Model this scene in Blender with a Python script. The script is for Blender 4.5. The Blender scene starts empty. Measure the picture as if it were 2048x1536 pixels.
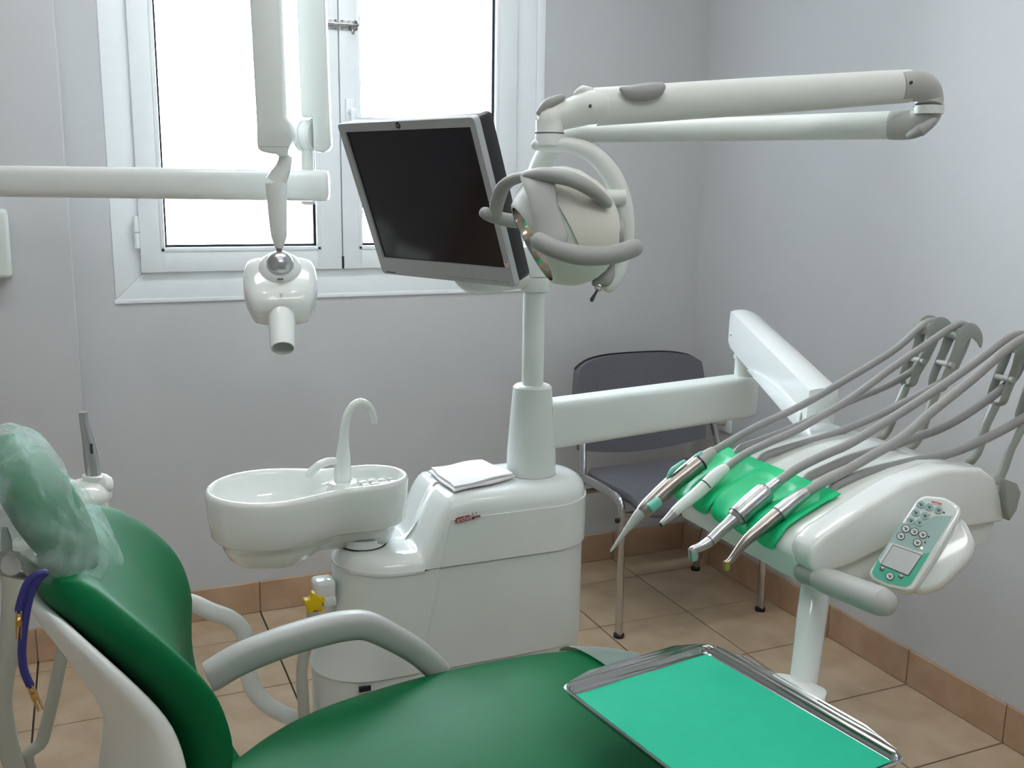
import bpy, bmesh, math, random
from mathutils import Vector, Matrix
random.seed(7)
V = Vector
S = bpy.context.scene
COL = S.collection

# ------------------------------------------------------------------ camera
F_PX, YAW, PITCH, ROLL, CAM_H = 1983.09, math.radians(23.4109), math.radians(11.2887), math.radians(0.79084), 1.40
fwd = V((math.sin(YAW)*math.cos(PITCH), math.cos(YAW)*math.cos(PITCH), -math.sin(PITCH)))
r0 = V((math.cos(YAW), -math.sin(YAW), 0)); u0 = r0.cross(fwd)
CR = r0*math.cos(ROLL)+u0*math.sin(ROLL); CU = u0*math.cos(ROLL)-r0*math.sin(ROLL)
CAM = V((0, 0, CAM_H))
cd = bpy.data.cameras.new('camera'); co = bpy.data.objects.new('camera', cd); COL.objects.link(co)
cd.sensor_width = 36; cd.lens = F_PX/2048*36; cd.clip_start = 0.02
co.matrix_world = Matrix((( CR.x, CU.x, -fwd.x, CAM.x), (CR.y, CU.y, -fwd.y, CAM.y), (CR.z, CU.z, -fwd.z, CAM.z), (0, 0, 0, 1)))
S.camera = co

# ------------------------------------------------------------------ light and exposure
w = bpy.data.worlds.new('overcast sky'); S.world = w; w.use_nodes = True
bg = w.node_tree.nodes['Background']; bg.inputs[0].default_value = (0.80, 0.91, 1.0, 1); bg.inputs[1].default_value = 14.0
S.view_settings.view_transform = 'Standard'; S.view_settings.look = 'None'
S.view_settings.exposure = 0.62; S.view_settings.gamma = 1.0; S.view_settings.use_curve_mapping = False
LAMP_STRENGTH = 170.0
TUBE_STRENGTH = 8.0

# measured points: the place where a sight line of the photograph meets a known plane of the room
def ray(px, py): return CR*((px-1024)/F_PX) - CU*((py-768)/F_PX) + fwd
def PD(px, py, d): return CAM + ray(px, py)*d
def PX(px, py, x): r = ray(px, py); return CAM + r*(x/r.x)
def PY(px, py, y): r = ray(px, py); return CAM + r*(y/r.y)
def PZ(px, py, z): r = ray(px, py); return CAM + r*((z-CAM_H)/r.z)
def PP(px, py, p, n): r = ray(px, py); return CAM + r*((p-CAM).dot(n)/r.dot(n))

# ------------------------------------------------------------------ materials
def lin(c):
    c = c/255; return c/12.92 if c <= 0.04045 else ((c+0.055)/1.055)**2.4
MATS = {}
def mat(name, rgb, rough=0.4, metal=0.0, var=0.04, scale=30, bump=0.0, bscale=200, coat=0.0, sub=0.0, alpha=None, spec=0.5, second=None, linear=False):
    if name in MATS: return MATS[name]
    m = bpy.data.materials.new(name); m.use_nodes = True; nt = m.node_tree; b = nt.nodes['Principled BSDF']
    c = V(rgb) if linear else V([lin(x) for x in rgb])
    tc = nt.nodes.new('ShaderNodeTexCoord'); nz = nt.nodes.new('ShaderNodeTexNoise'); nz.inputs['Scale'].default_value = scale; nz.inputs['Detail'].default_value = 4
    nt.links.new(tc.outputs['Object'], nz.inputs['Vector'])
    rp = nt.nodes.new('ShaderNodeValToRGB'); nt.links.new(nz.outputs['Fac'], rp.inputs['Fac'])
    c2 = V([lin(x) for x in second]) if second else c*(1-var)
    c1 = c if second else c*(1+var)
    rp.color_ramp.elements[0].position = 0.3; rp.color_ramp.elements[1].position = 0.7
    rp.color_ramp.elements[0].color = (*c2, 1); rp.color_ramp.elements[1].color = (*c1, 1)
    nt.links.new(rp.outputs['Color'], b.inputs['Base Color'])
    b.inputs['Roughness'].default_value = rough; b.inputs['Metallic'].default_value = metal
    b.inputs['Coat Weight'].default_value = coat; b.inputs['Coat Roughness'].default_value = 0.06
    b.inputs['Specular IOR Level'].default_value = spec
    if sub: b.inputs['Subsurface Weight'].default_value = sub; b.inputs['Subsurface Radius'].default_value = (0.01, 0.01, 0.01)
    if alpha is not None: b.inputs['Alpha'].default_value = alpha
    if bump:
        n2 = nt.nodes.new('ShaderNodeTexNoise'); n2.inputs['Scale'].default_value = bscale; n2.inputs['Detail'].default_value = 6
        nt.links.new(tc.outputs['Object'], n2.inputs['Vector'])
        bp = nt.nodes.new('ShaderNodeBump'); bp.inputs['Strength'].default_value = bump; bp.inputs['Distance'].default_value = 0.002
        nt.links.new(n2.outputs['Fac'], bp.inputs['Height']); nt.links.new(bp.outputs['Normal'], b.inputs['Normal'])
    MATS[name] = m; return m
M_WALL = mat('painted plaster', (199, 200, 202), 0.75, bump=0.12, bscale=90, var=0.015, scale=3)
M_CEIL = mat('ceiling paint', (236, 236, 234), 0.8, var=0.01)
M_TILE = mat('beige ceramic tile', (204, 182, 155), 0.26, second=(184, 160, 132), scale=7, bump=0.05, bscale=60)
M_SKIRT = mat('skirting tile', (192, 163, 136), 0.35, second=(174, 142, 114), scale=9)
M_GROUT = mat('dark grout', (58, 50, 44), 0.9)
M_GROUT2 = mat('light grout', (150, 132, 116), 0.9)
M_PVC = mat('white window profile', (238, 243, 246), 0.3, var=0.01)
M_GASKET = mat('black gasket', (24, 24, 28), 0.6)
M_WHITE = mat('glossy white plastic', (228, 232, 229), 0.16, coat=0.5, var=0.01, scale=6)
M_WHITE2 = mat('satin white plastic', (222, 228, 224), 0.34, var=0.012, scale=6)
M_CERAMIC = mat('white glazed ceramic', (232, 236, 232), 0.07, coat=0.6, var=0.008)
M_LAMPW = mat('lamp white plastic', (220, 225, 221), 0.42, var=0.012)
M_CREAM = mat('cream plastic', (220, 218, 208), 0.6, var=0.01)
M_GREY = mat('grey soft plastic', (158, 160, 158), 0.5, var=0.02)
M_GREY2 = mat('light grey plastic', (176, 178, 174), 0.4, var=0.02)
M_WHIP = mat('grey green painted metal', (152, 158, 150), 0.4, var=0.02)
M_HOSE = mat('grey hose rubber', (152, 152, 150), 0.5, var=0.02)
M_BEIGEHOSE = mat('pale hose', (182, 184, 174), 0.5, var=0.02)
M_DARK = mat('black plastic', (26, 27, 30), 0.35)
M_SILVER = mat('silver painted plastic', (176, 178, 181), 0.42, metal=0.25, var=0.02)
M_SCREEN = mat('black screen', (9, 11, 24), 0.13, var=0.0, spec=0.6)
M_CHROME = mat('chrome', (200, 200, 202), 0.12, metal=1.0, var=0.02)
M_STEEL = mat('brushed steel', (158, 152, 146), 0.3, metal=1.0, var=0.06, scale=120)
M_POLISH = mat('polished tray steel', (188, 190, 190), 0.12, metal=1.0, var=0.02)
M_SATIN = mat('satin steel', (188, 190, 192), 0.28, metal=0.9, var=0.03)
M_GOLD = mat('brass', (196, 158, 84), 0.3, metal=0.9)
M_GREEN = mat('green vinyl upholstery', (2, 96, 54), 0.5, bump=0.1, bscale=700, var=0.05, scale=12, spec=0.5)
M_GREEN.node_tree.nodes['Principled BSDF'].inputs['IOR'].default_value = 1.22
M_MINT = mat('green silicone', (6, 196, 128), 0.45, var=0.03, sub=0.0)
M_MINT2 = mat('pale mint plastic', (120, 204, 186), 0.35)
M_PAPER = mat('green tray paper', (22, 182, 144), 0.8, bump=0.1, bscale=500, var=0.03)
M_CLOTH = mat('white gauze', (232, 230, 230), 0.9, bump=0.25, bscale=500, var=0.02)
M_FABRIC = mat('dark grey fabric', (108, 108, 115), 0.95, bump=0.3, bscale=900, var=0.15, scale=350)
M_YELLOW = mat('yellow plastic', (226, 190, 12), 0.4)
M_BLUE = mat('dark blue cord', (40, 44, 112), 0.55)
M_RED = mat('dark red print', (150, 40, 44), 0.5)
M_REDL = mat('red print', (216, 70, 74), 0.5)
M_INK = mat('dark print', (60, 64, 70), 0.5)
M_TEAL = mat('grey teal print', (84, 112, 120), 0.5)
M_PWHITE = mat('white print', (235, 235, 235), 0.5)
M_PANELG = mat('panel grey green', (152, 182, 178), 0.4)
M_PANELW = mat('panel pale', (208, 216, 214), 0.4)
M_PANELM = mat('panel teal', (66, 176, 146), 0.4)
M_LCD = mat('grey display', (192, 196, 196), 0.25)
M_MIRROR = mat('lamp reflector', (220, 214, 205), 0.12, metal=1.0, var=0.0)
M_PINK = mat('pale sticker', (226, 190, 186), 0.6)

def trans_mat(name, rgb, alpha, rough, glossy=True):
    m = bpy.data.materials.new(name); m.use_nodes = True; nt = m.node_tree
    for n in list(nt.nodes): nt.nodes.remove(n)
    out = nt.nodes.new('ShaderNodeOutputMaterial'); t = nt.nodes.new('ShaderNodeBsdfTransparent'); mx = nt.nodes.new('ShaderNodeMixShader')
    p = nt.nodes.new('ShaderNodeBsdfPrincipled'); p.inputs['Base Color'].default_value = (*[lin(x) for x in rgb], 1); p.inputs['Roughness'].default_value = rough
    if glossy == 'veil':
        tc = nt.nodes.new('ShaderNodeTexCoord'); nz = nt.nodes.new('ShaderNodeTexNoise'); nz.inputs['Scale'].default_value = 16; nz.inputs['Detail'].default_value = 6; nz.inputs['Distortion'].default_value = 1.2
        mr = nt.nodes.new('ShaderNodeMapRange'); mr.inputs[1].default_value = 0.35; mr.inputs[2].default_value = 0.7; mr.inputs[3].default_value = alpha-0.14; mr.inputs[4].default_value = alpha+0.16
        nt.links.new(tc.outputs['Object'], nz.inputs[0]); nt.links.new(nz.outputs[0], mr.inputs[0]); nt.links.new(mr.outputs[0], mx.inputs[0])
        tr = nt.nodes.new('ShaderNodeBsdfTranslucent'); tr.inputs[0].default_value = (*[lin(x) for x in rgb], 1)
        m2 = nt.nodes.new('ShaderNodeMixShader'); m2.inputs[0].default_value = 0.35
        nt.links.new(p.outputs[0], m2.inputs[1]); nt.links.new(tr.outputs[0], m2.inputs[2]); top = m2
    else:
        fr = nt.nodes.new('ShaderNodeFresnel'); fr.inputs[0].default_value = 1.45
        ad = nt.nodes.new('ShaderNodeMath'); ad.operation = 'ADD'; ad.inputs[1].default_value = alpha
        nt.links.new(fr.outputs[0], ad.inputs[0]); nt.links.new(ad.outputs[0], mx.inputs[0]); top = p
        if alpha == 0: p.inputs['Metallic'].default_value = 1.0
    nt.links.new(t.outputs[0], mx.inputs[1]); nt.links.new(top.outputs[0], mx.inputs[2]); nt.links.new(mx.outputs[0], out.inputs[0])
    MATS[name] = m; return m
M_GLASS = trans_mat('window glass', (235, 240, 245), 0.0, 0.02)
M_VEIL = trans_mat('thin non-woven veil', (204, 230, 224), 0.33, 0.9, 'veil')
M_FILM = trans_mat('clear plastic film', (190, 205, 200), 0.26, 0.2)
def emit_mat(name, rgb, s):
    m = bpy.data.materials.new(name); m.use_nodes = True; b = m.node_tree.nodes['Principled BSDF']
    b.inputs['Emission Color'].default_value = (*rgb, 1); b.inputs['Emission Strength'].default_value = s; b.inputs['Base Color'].default_value = (.8, .8, .8, 1)
    return m
M_GLOW = emit_mat('lamp lens', (1.0, 0.95, 0.87), LAMP_STRENGTH)
M_TUBE = emit_mat('fluorescent diffuser', (0.955, 0.99, 1.0), TUBE_STRENGTH)
M_LED = emit_mat('status led', (0.75, 1.0, 0.35), 2.5)

# ------------------------------------------------------------------ geometry helpers (all in room coordinates)
class G:
    def __init__(s): s.v = []; s.f = []
    def add(s, vf):
        o = len(s.v); s.v += [V(p) for p in vf[0]]; s.f += [tuple(i+o for i in f) for f in vf[1]]; return s
def join(*gs):
    g = G()
    for a in gs: g.add(a)
    return (g.v, g.f)
def frame(axis, hint=None):
    a = axis.normalized(); h = hint or (V((0, 0, 1)) if abs(a.z) < 0.9 else V((1, 0, 0)))
    b = (h - a*h.dot(a)).normalized(); return a, b, a.cross(b)
def smooth_path(pts, vals, res):
    if res <= 1 or len(pts) < 3: return list(pts), list(vals)
    op, ov = [], []; n = len(pts)
    for i in range(n-1):
        p0 = pts[max(i-1, 0)]; p1 = pts[i]; p2 = pts[i+1]; p3 = pts[min(i+2, n-1)]
        for k in range(res):
            t = k/res; t2 = t*t; t3 = t2*t
            op.append(0.5*((2*p1)+(p2-p0)*t+(2*p0-5*p1+4*p2-p3)*t2+(3*p1-p0-3*p2+p3)*t3)); ov.append(vals[i]*(1-t)+vals[i+1]*t)
    op.append(pts[-1]); ov.append(vals[-1]); return op, ov
def loft(rings, cap0=True, cap1=True, closed=True):
    v = [p for r in rings for p in r]; n = len(rings[0]); f = []
    for i in range(len(rings)-1):
        for j in range(n if closed else n-1):
            k = (j+1) % n; f.append((i*n+j, i*n+k, (i+1)*n+k, (i+1)*n+j))
    if cap0: f.append(tuple(range(n-1, -1, -1)))
    if cap1: f.append(tuple((len(rings)-1)*n+j for j in range(n)))
    return v, f
def tube(pts, r, n=14, res=6, flat=(1, 1), hint=None, ends='round', power=2.0):
    pts = [V(p) for p in pts]; rs = list(r) if isinstance(r, (list, tuple)) else [r]*len(pts)
    P, R = smooth_path(pts, rs, res); rings = []; b = None
    T = [(P[min(i+1, len(P)-1)]-P[max(i-1, 0)]).normalized() for i in range(len(P))]
    prof = []
    for k in range(n):
        a = 2*math.pi*k/n; c, s = math.cos(a), math.sin(a)
        prof.append((math.copysign(abs(c)**(2/power), c), math.copysign(abs(s)**(2/power), s)))
    def ring(c, t, rad):
        nonlocal b
        if b is None: b = frame(t, hint)[1]
        b = (b-t*b.dot(t)).normalized(); e = t.cross(b)
        return [c+b*(x*rad*flat[0])+e*(y*rad*flat[1]) for x, y in prof]
    if ends == 'round':
        for q in (0.08, 0.5, 0.85): rings.append(ring(P[0]-T[0]*R[0]*math.sqrt(1-q*q)*0.9, T[0], R[0]*q))
    for i in range(len(P)): rings.append(ring(P[i], T[i], R[i]))
    if ends == 'round':
        for q in (0.85, 0.5, 0.08): rings.append(ring(P[-1]+T[-1]*R[-1]*math.sqrt(1-q*q)*0.9, T[-1], R[-1]*q))
    return loft(rings)
def lathe(profile, o, axis, n=32, hint=None, caps=True):
    a, b, e = frame(V(axis), hint); o = V(o)
    return loft([[o+a*h+(b*math.cos(2*math.pi*k/n)+e*math.sin(2*math.pi*k/n))*max(r, 1e-5) for k in range(n)] for r, h in profile], caps, caps)
def bm_out(bm):
    bm.verts.index_update(); v = [x.co.copy() for x in bm.verts]; f = [tuple(q.index for q in p.verts) for p in bm.faces]; bm.free(); return v, f
def box(c, size, axes=None, bevel=0.0, seg=2):
    bm = bmesh.new(); bmesh.ops.create_cube(bm, size=1)
    for p in bm.verts: p.co = V((p.co.x*size[0], p.co.y*size[1], p.co.z*size[2]))
    if bevel: bmesh.ops.bevel(bm, geom=bm.edges[:], offset=bevel, segments=seg, profile=0.5, affect='EDGES')
    A = axes or (V((1, 0, 0)), V((0, 1, 0)), V((0, 0, 1))); c = V(c)
    for p in bm.verts: q = p.co.copy(); p.co = c+A[0]*q.x+A[1]*q.y+A[2]*q.z
    return bm_out(bm)
def box2(a, b, bevel=0.0, seg=2):
    a, b = V(a), V(b); return box((a+b)/2, [abs(x) for x in (b-a)], None, bevel, seg)
def prism(outline, depth, bevel=0.0, seg=2):
    """outline: coplanar points; extruded by the vector depth"""
    bm = bmesh.new(); vs = [bm.verts.new(V(p)) for p in outline]; fc = bm.faces.new(vs)
    r = bmesh.ops.extrude_face_region(bm, geom=[fc]); d = V(depth)
    for x in r['geom']:
        if isinstance(x, bmesh.types.BMVert): x.co += d
    bmesh.ops.recalc_face_normals(bm, faces=bm.faces[:])
    if bevel:
        es = [e for e in bm.edges if len(e.link_faces) == 2 and e.calc_face_angle(0) > 0.6]
        bmesh.ops.bevel(bm, geom=es, offset=bevel, segments=seg, profile=0.5, affect='EDGES', clamp_overlap=True)
    return bm_out(bm)
def grid(rows, thick=0.0, closed=False):
    """rows of points; optional thickness along the normals"""
    m, n = len(rows), len(rows[0]); v = [p for r in rows for p in r]; f = []
    for i in range(m-1):
        for j in range(n if closed else n-1): k = (j+1) % n; f.append((i*n+j, i*n+k, (i+1)*n+k, (i+1)*n+j))
    if thick:
        bm = bmesh.new(); bv = [bm.verts.new(p) for p in v]
        for q in f: bm.faces.new([bv[i] for i in q])
        bm.normal_update(); bmesh.ops.solidify(bm, geom=bm.faces[:], thickness=thick); return bm_out(bm)
    return v, f
def round_poly(pts, rad, seg=4):
    out = []; n = len(pts)
    for i in range(n):
        p = V(pts[i]); a = V(pts[i-1])-p; b = V(pts[(i+1) % n])-p; r = min(rad, a.length*0.45, b.length*0.45)
        s, e = p+a.normalized()*r, p+b.normalized()*r
        for k in range(seg+1): t = k/seg; out.append(s*(1-t)**2+p*2*t*(1-t)+e*t*t)
    return out
def obj(name, vf, m, parent=None, smooth=True, origin=None, angle=35, label=None, kind=None):
    root = parent
    while root is not None and root.parent is not None: root = root.parent
    o0 = V(root['org']) if root is not None else V(origin or (0, 0, 0))
    me = bpy.data.meshes.new(name); me.from_pydata([tuple(V(p)-o0) for p in vf[0]], [], vf[1]); me.validate(); me.update()
    bm = bmesh.new(); bm.from_mesh(me); bmesh.ops.recalc_face_normals(bm, faces=bm.faces[:]); bm.to_mesh(me); bm.free()
    if smooth:
        me.polygons.foreach_set('use_smooth', [True]*len(me.polygons)); me.set_sharp_from_angle(angle=math.radians(angle))
    me.materials.append(m); o = bpy.data.objects.new(name, me); COL.objects.link(o)
    if parent is not None: o.parent = parent
    else: o.location = o0
    if label: o['label'] = label
    if kind: o['kind'] = kind
    return o
ROOTS = []
def thing(name, loc, label, cat, group=None):
    o = bpy.data.objects.new(name, None); COL.objects.link(o); o.location = loc; o['org'] = list(loc); o['label'] = label; o['category'] = cat
    o.empty_display_size = 0.05
    if group: o['group'] = group
    ROOTS.append(o); return o
def single(name, vf, m, label, cat, group=None, **k):
    lo = V((min(p[0] for p in vf[0])+max(p[0] for p in vf[0]), min(p[1] for p in vf[0])+max(p[1] for p in vf[0]), 0))/2; lo.z = min(p[2] for p in vf[0])
    o = obj(name, vf, m, origin=lo, **k); o['org'] = list(lo); o['label'] = label; o['category'] = cat; ROOTS.append(o)
    if group: o['group'] = group
    return o
def struct(name, vf, m, **k):
    o = obj(name, vf, m, kind='structure', origin=(0, 0, 0), **k); o['org'] = [0, 0, 0]; ROOTS.append(o); return o
def text_vf(s, o, u, v, h, extrude=0.0004, width=None):
    c = bpy.data.curves.new('t', 'FONT'); c.body = s; c.size = 1; c.resolution_u = 3; c.extrude = 0
    t = bpy.data.objects.new('t', c); COL.objects.link(t); dg = bpy.context.evaluated_depsgraph_get(); me = bpy.data.meshes.new_from_object(t.evaluated_get(dg))
    vs = [p.co.copy() for p in me.vertices]; fs = [tuple(p.vertices) for p in me.polygons]
    bpy.data.objects.remove(t); bpy.data.meshes.remove(me); bpy.data.curves.remove(c)
    x0 = min(p.x for p in vs); x1 = max(p.x for p in vs); y0 = min(p.y for p in vs); y1 = max(p.y for p in vs)
    sy = h/(y1-y0); sx = width/(x1-x0) if width else sy
    return [V(o)+u*((p.x-x0)*sx)+v*((p.y-y0)*sy) for p in vs], fs
def ell(c, a, b, e, n=24): return [c+a*math.cos(2*math.pi*k/n)+b*math.sin(2*math.pi*k/n) for k in range(n)]
X, Y, Z = V((1, 0, 0)), V((0, 1, 0)), V((0, 0, 1))

# ================================================================== THE ROOM
XR, YB, XL, YF, ZC = 2.12, 3.165, -1.65, -1.9, 2.72
PIER_Y, PIER_X = 3.045, -0.026
TP, TX, TY = 0.3328, 1.7985, 2.640
floor = struct('floor', box2((XL-.1, YF-.1, -0.12), (XR+.1, YB+.1, -0.004)), M_GROUT, smooth=False)
def cuts(a, b, o):
    k = math.floor((a-o)/TP); r = []
    while o+k*TP < b-1e-6:
        lo, hi = max(a, o+k*TP), min(b, o+(k+1)*TP)
        if hi-lo > 0.02: r.append((lo, hi))
        k += 1
    return r
tile_me = {}
for x0, x1 in cuts(XL, XR, TX):
    for y0, y1 in cuts(YF, YB, TY):
        key = (round(x1-x0, 4), round(y1-y0, 4))
        if key not in tile_me:
            vf = box((0, 0, -0.004), (x1-x0-0.0048, y1-y0-0.0048, 0.008), None, 0.0008, 1)
            o = obj('floor_tile', vf, M_TILE, floor, smooth=False); tile_me[key] = o.data
        else:
            o = bpy.data.objects.new('floor_tile', tile_me[key]); COL.objects.link(o); o.parent = floor
        o.location = ((x0+x1)/2, (y0+y1)/2, 0)
# walls; the back wall leaves the window opening
WX0, WX1, WZ0, WZ1 = 0.085, 1.445, 1.055, 2.36
struct('wall_back', join(box2((PIER_X-.02, YB, 0), (WX0, YB+.22, ZC)), box2((WX1, YB, 0), (XR, YB+.22, ZC)), box2((WX0, YB, 0), (WX1, YB+.22, WZ0)), box2((WX0, YB, WZ1), (WX1, YB+.22, ZC))), M_WALL, smooth=False)
struct('wall_right', box2((XR, YF, 0), (XR+.2, YB+.22, ZC)), M_WALL, smooth=False)
struct('wall_left', box2((XL-.2, YF, 0), (XL, YB+.22, ZC)), M_WALL, smooth=False)
struct('wall_front', box2((XL, YF-.2, 0), (XR, YF, ZC)), M_WALL, smooth=False)
struct('wall_pier', box2((XL, PIER_Y, 0), (PIER_X, YB+.22, ZC), 0.004), M_WALL, smooth=False)
struct('ceiling', box2((XL, YF, ZC), (XR, YB+.22, ZC+.15)), M_CEIL, smooth=False)
# skirting tiles
def skirting(name, runs):
    o = bpy.data.objects.new(name, None); COL.objects.link(o); o['org'] = [0, 0, 0]; o['kind'] = 'structure'
    for a, b in runs: obj('skirting_tile', box2(a, b, 0.0015, 1), M_SKIRT, o, smooth=False)
G1 = 0.0015
skirting('baseboard_back', [((a+G1, YB-.010, 0.001), (b-G1, YB, .107)) for a, b in cuts(PIER_X, XR-.011, TX)])
skirting('baseboard_right', [((XR-.010, a+G1, 0.001), (XR, b-G1, .107)) for a, b in cuts(YF, YB-.001, TY)])
skirting('baseboard_pier', [((a+G1, PIER_Y-.010, 0.001), (b-G1, PIER_Y, .107)) for a, b in cuts(XL, PIER_X, TX)] + [((PIER_X, PIER_Y-.010, .001), (PIER_X+.010, YB-.011, .107))])

# ------------------------------------------------------------------ window
win = bpy.data.objects.new('window_1', None); COL.objects.link(win); win['org'] = [0, 0, 0]; win['kind'] = 'structure'
def ringframe(x0, x1, z0, z1, wd, y0, y1, bev=0.004, wb=None):
    wb = wb or wd
    out = [V((x0, y0, z0)), V((x1, y0, z0)), V((x1, y0, z1)), V((x0, y0, z1))]; inn = [V((x0+wd, y0, z0+wb)), V((x1-wd, y0, z0+wb)), V((x1-wd, y0, z1-wd)), V((x0+wd, y0, z1-wd))]
    g = G()
    for i in range(4):
        j = (i+1) % 4; g.add(prism([out[i], out[j], inn[j], inn[i]], (0, y1-y0, 0), bev, 2))
    return (g.v, g.f)
for nm, pc in (('frame_outer', ringframe(0.082, 1.443, 1.052, 2.36, .088, YB-.004, YB+.07, 0.003)),):
    obj(nm, pc, M_PVC, win, angle=30)
obj('sill_bead', box2((0.079, YB-.006, 1.040), (1.446, YB+.004, 1.053), 0.002), M_PVC, win)
obj('edge_bead', box2((1.443, YB-.005, 1.04), (1.474, YB+.004, 2.37), 0.002), M_PVC, win)
YS = YB-.020
for (x0, x1, gx0, gx1) in ((.158, .7645, .228, .685), (.7675, 1.366, .830, 1.290)):
    sash = obj('sash', join(
        box2((x0, YS, 1.132), (gx0, YS+.05, 2.29), .003), box2((gx1, YS, 1.132), (x1, YS+.05, 2.29), .003),
        box2((gx0-.002, YS+.0004, 1.1325), (gx1+.002, YS+.05, 1.205), .003), box2((gx0-.002, YS+.0004, 2.22), (gx1+.002, YS+.05, 2.2895), .003)), M_PVC, win)
    obj('glazing_bead', join(*[box2(a, b, .003) for a, b in (((gx0-.012, YS-.003, 1.193), (gx0+.001, YS+.012, 2.232)), ((gx1-.001, YS-.003, 1.193), (gx1+.012, YS+.012, 2.232)), ((gx0-.012, YS-.003, 1.193), (gx1+.012, YS+.012, 1.206)), ((gx0-.012, YS-.003, 2.219), (gx1+.012, YS+.012, 2.232)))]), M_PVC, sash)
    obj('gasket', ringframe(gx0-.001, gx1+.001, 1.204, 2.221, .009, YS+.018, YS+.024, 0), M_GASKET, sash, smooth=False)
    obj('pane', box2((gx0, YS+.024, 1.205), (gx1, YS+.028, 2.22)), M_GLASS, sash, smooth=False)
obj('sash_gap_seal', box2((.7648, YS+.012, 1.131), (.7672, YS+.03, 2.29)), M_GASKET, win, smooth=False)
obj('seal_plug', box2((.7625, YS-.001, 1.134), (.7695, YS+.01, 1.172)), M_GASKET, win, smooth=False)
for z0 in (1.205, 2.14):
    obj('hinge', join(lathe([(.0075, 0), (.0075, .045)], (.1505, YS-.006, z0), Z, 14), lathe([(.0075, 0), (.0075, .045)], (.1505, YS-.006, z0+.048), Z, 14)), M_PVC, win)
bolt = obj('sliding_bolt', join(box2((.722, YS-.003, 1.862), (.7605, YS, 1.893), .001), box2((.772, YS-.003, 1.862), (.825, YS, 1.893), .001), tube([(.722, YS-.012, 1.878), (.823, YS-.012, 1.878)], .0055, 10, 1)), M_CHROME, win)
obj('bolt_knob', tube([(.805, YS-.012, 1.878), (.805, YS-.022, 1.862), (.805, YS-.024, 1.852)], .004, 8, 3), M_STEEL, bolt)
obj('screw', join(*[lathe([(.003, 0), (.0022, .0015)], (x, YS-.003, z), -Y, 8) for x in (.728, .756, .777, .819) for z in (1.866, 1.889)]), M_STEEL, bolt)
hd = obj('handle_plate', box2((.782, YS-.010, 1.58), (.812, YS, 1.66), .004), M_PVC, win)
obj('handle_lever', tube([(.797, YS-.012, 1.62), (.797, YS-.045, 1.62), (.797, YS-.050, 1.60), (.797, YS-.050, 1.50)], [.010, .010, .010, .009], 12, 5), M_PVC, hd)

# ------------------------------------------------------------------ ceiling downlights (8, the cluster of small reflections)
for i in range(4):
    for j in range(2):
        x, y = 0.15+0.55*i-0.25, 0.35+0.9*j
        t = thing('ceiling_downlight', (x, y, ZC-.012), 'small round recessed ceiling downlight with a warm white lens', 'ceiling light', 'recessed ceiling downlights')
        obj('trim_ring', lathe([(.052, .012), (.054, .004), (.050, 0), (.023, .003), (.023, .012)], (x, y, ZC-.012), Z, 24), M_SATIN, t)
        obj('lens', lathe([(.001, .0035), (.022, .0035), (.022, .011), (.001, .011)], (x, y, ZC-.012), Z, 20), M_GLOW, t)

for x, y, nm in ((.35, -.15, 'farther from the window'), (.55, 2.25, 'near the window')):
    t = thing('ceiling_batten_light', (x, y, ZC-.06), 'long white fluorescent ceiling light '+nm, 'ceiling light', 'fluorescent ceiling lights')
    obj('housing', box2((x-.82, y-.13, ZC-.05), (x+.82, y+.13, ZC), .006), M_PVC, t)
    obj('diffuser', box2((x-.80, y-.12, ZC-.06), (x+.80, y+.12, ZC-.048), .004), M_TUBE, t)

# ------------------------------------------------------------------ wall socket
t = thing('wall_socket', (XR, 2.925, .53), 'square white electrical wall socket low on the wall beside the chair', 'socket')
obj('plate', box2((XR-.010, 2.884, .532), (XR, 2.966, .614), .003), M_PVC, t)
obj('insert', lathe([(.022, 0), (.022, .004), (.018, .004), (.018, .001)], (XR-.010, 2.925, .573), -X, 24), M_CREAM, t)
obj('plug', join(lathe([(.016, 0), (.018, .02), (.012, .034)], (XR-.011, 2.925, .573), -X, 20)), M_CREAM, t)

# ================================================================== DENTAL UNIT: cabinet, spittoon, pole
CY = 2.0
def stadium(x0, x1, R, z, n=14, off=0.0):
    r = R-off; a, b = x0+R, x1-R; pts = []
    for k in range(n+1): q = -math.pi/2+math.pi*k/n; pts.append(V((b+r*math.cos(q), CY+r*math.sin(q), z)))
    for k in range(1, 40): pts.append(V((b+(a-b)*k/40, CY+r, z)))
    for k in range(n+1): q = math.pi/2+math.pi*k/n; pts.append(V((a+r*math.cos(q), CY+r*math.sin(q), z)))
    for k in range(1, 40): pts.append(V((a+(b-a)*k/40, CY-r, z)))
    return pts
def ztop(x):
    t = min(max((x-.612)/(.690-.612), 0), 1); return .636+(.754-.636)*(t*t*(3-2*t))
unit = thing('dental_unit', (.74, CY, 0), 'glossy white dental unit cabinet with a spittoon bowl and tall white pole', 'dental unit')
RO = .036; rings = [stadium(.452, 1.042, .124, z) for z in (.606, .608)]
offs = [0, .003, .008, .015, .024, .036, .05, .066, .083, .1, .116]
rings = [[V((p.x, p.y, .606)) for p in stadium(.452, 1.042, .124, 0)]]
for o_ in offs:
    d = max(0, 1-o_/RO); drop = RO*(1-math.sqrt(max(0, 1-d*d)))
    rings.append([V((p.x, p.y, ztop(p.x)-drop)) for p in stadium(.452, 1.042, .124, 0, off=o_)])
cover = obj('top_cover', loft(rings), M_WHITE, unit, angle=60)
rings = []
for z, xl, R in ((.604, .455, .121), (.56, .452, .121), (.50, .442, .121), (.44, .426, .121), (.385, .405, .121), (.372, .398, .121)): rings.append(stadium(xl, 1.038, R, z))
body = obj('cabinet_body', loft(rings), M_WHITE2, unit, angle=50)
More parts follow.
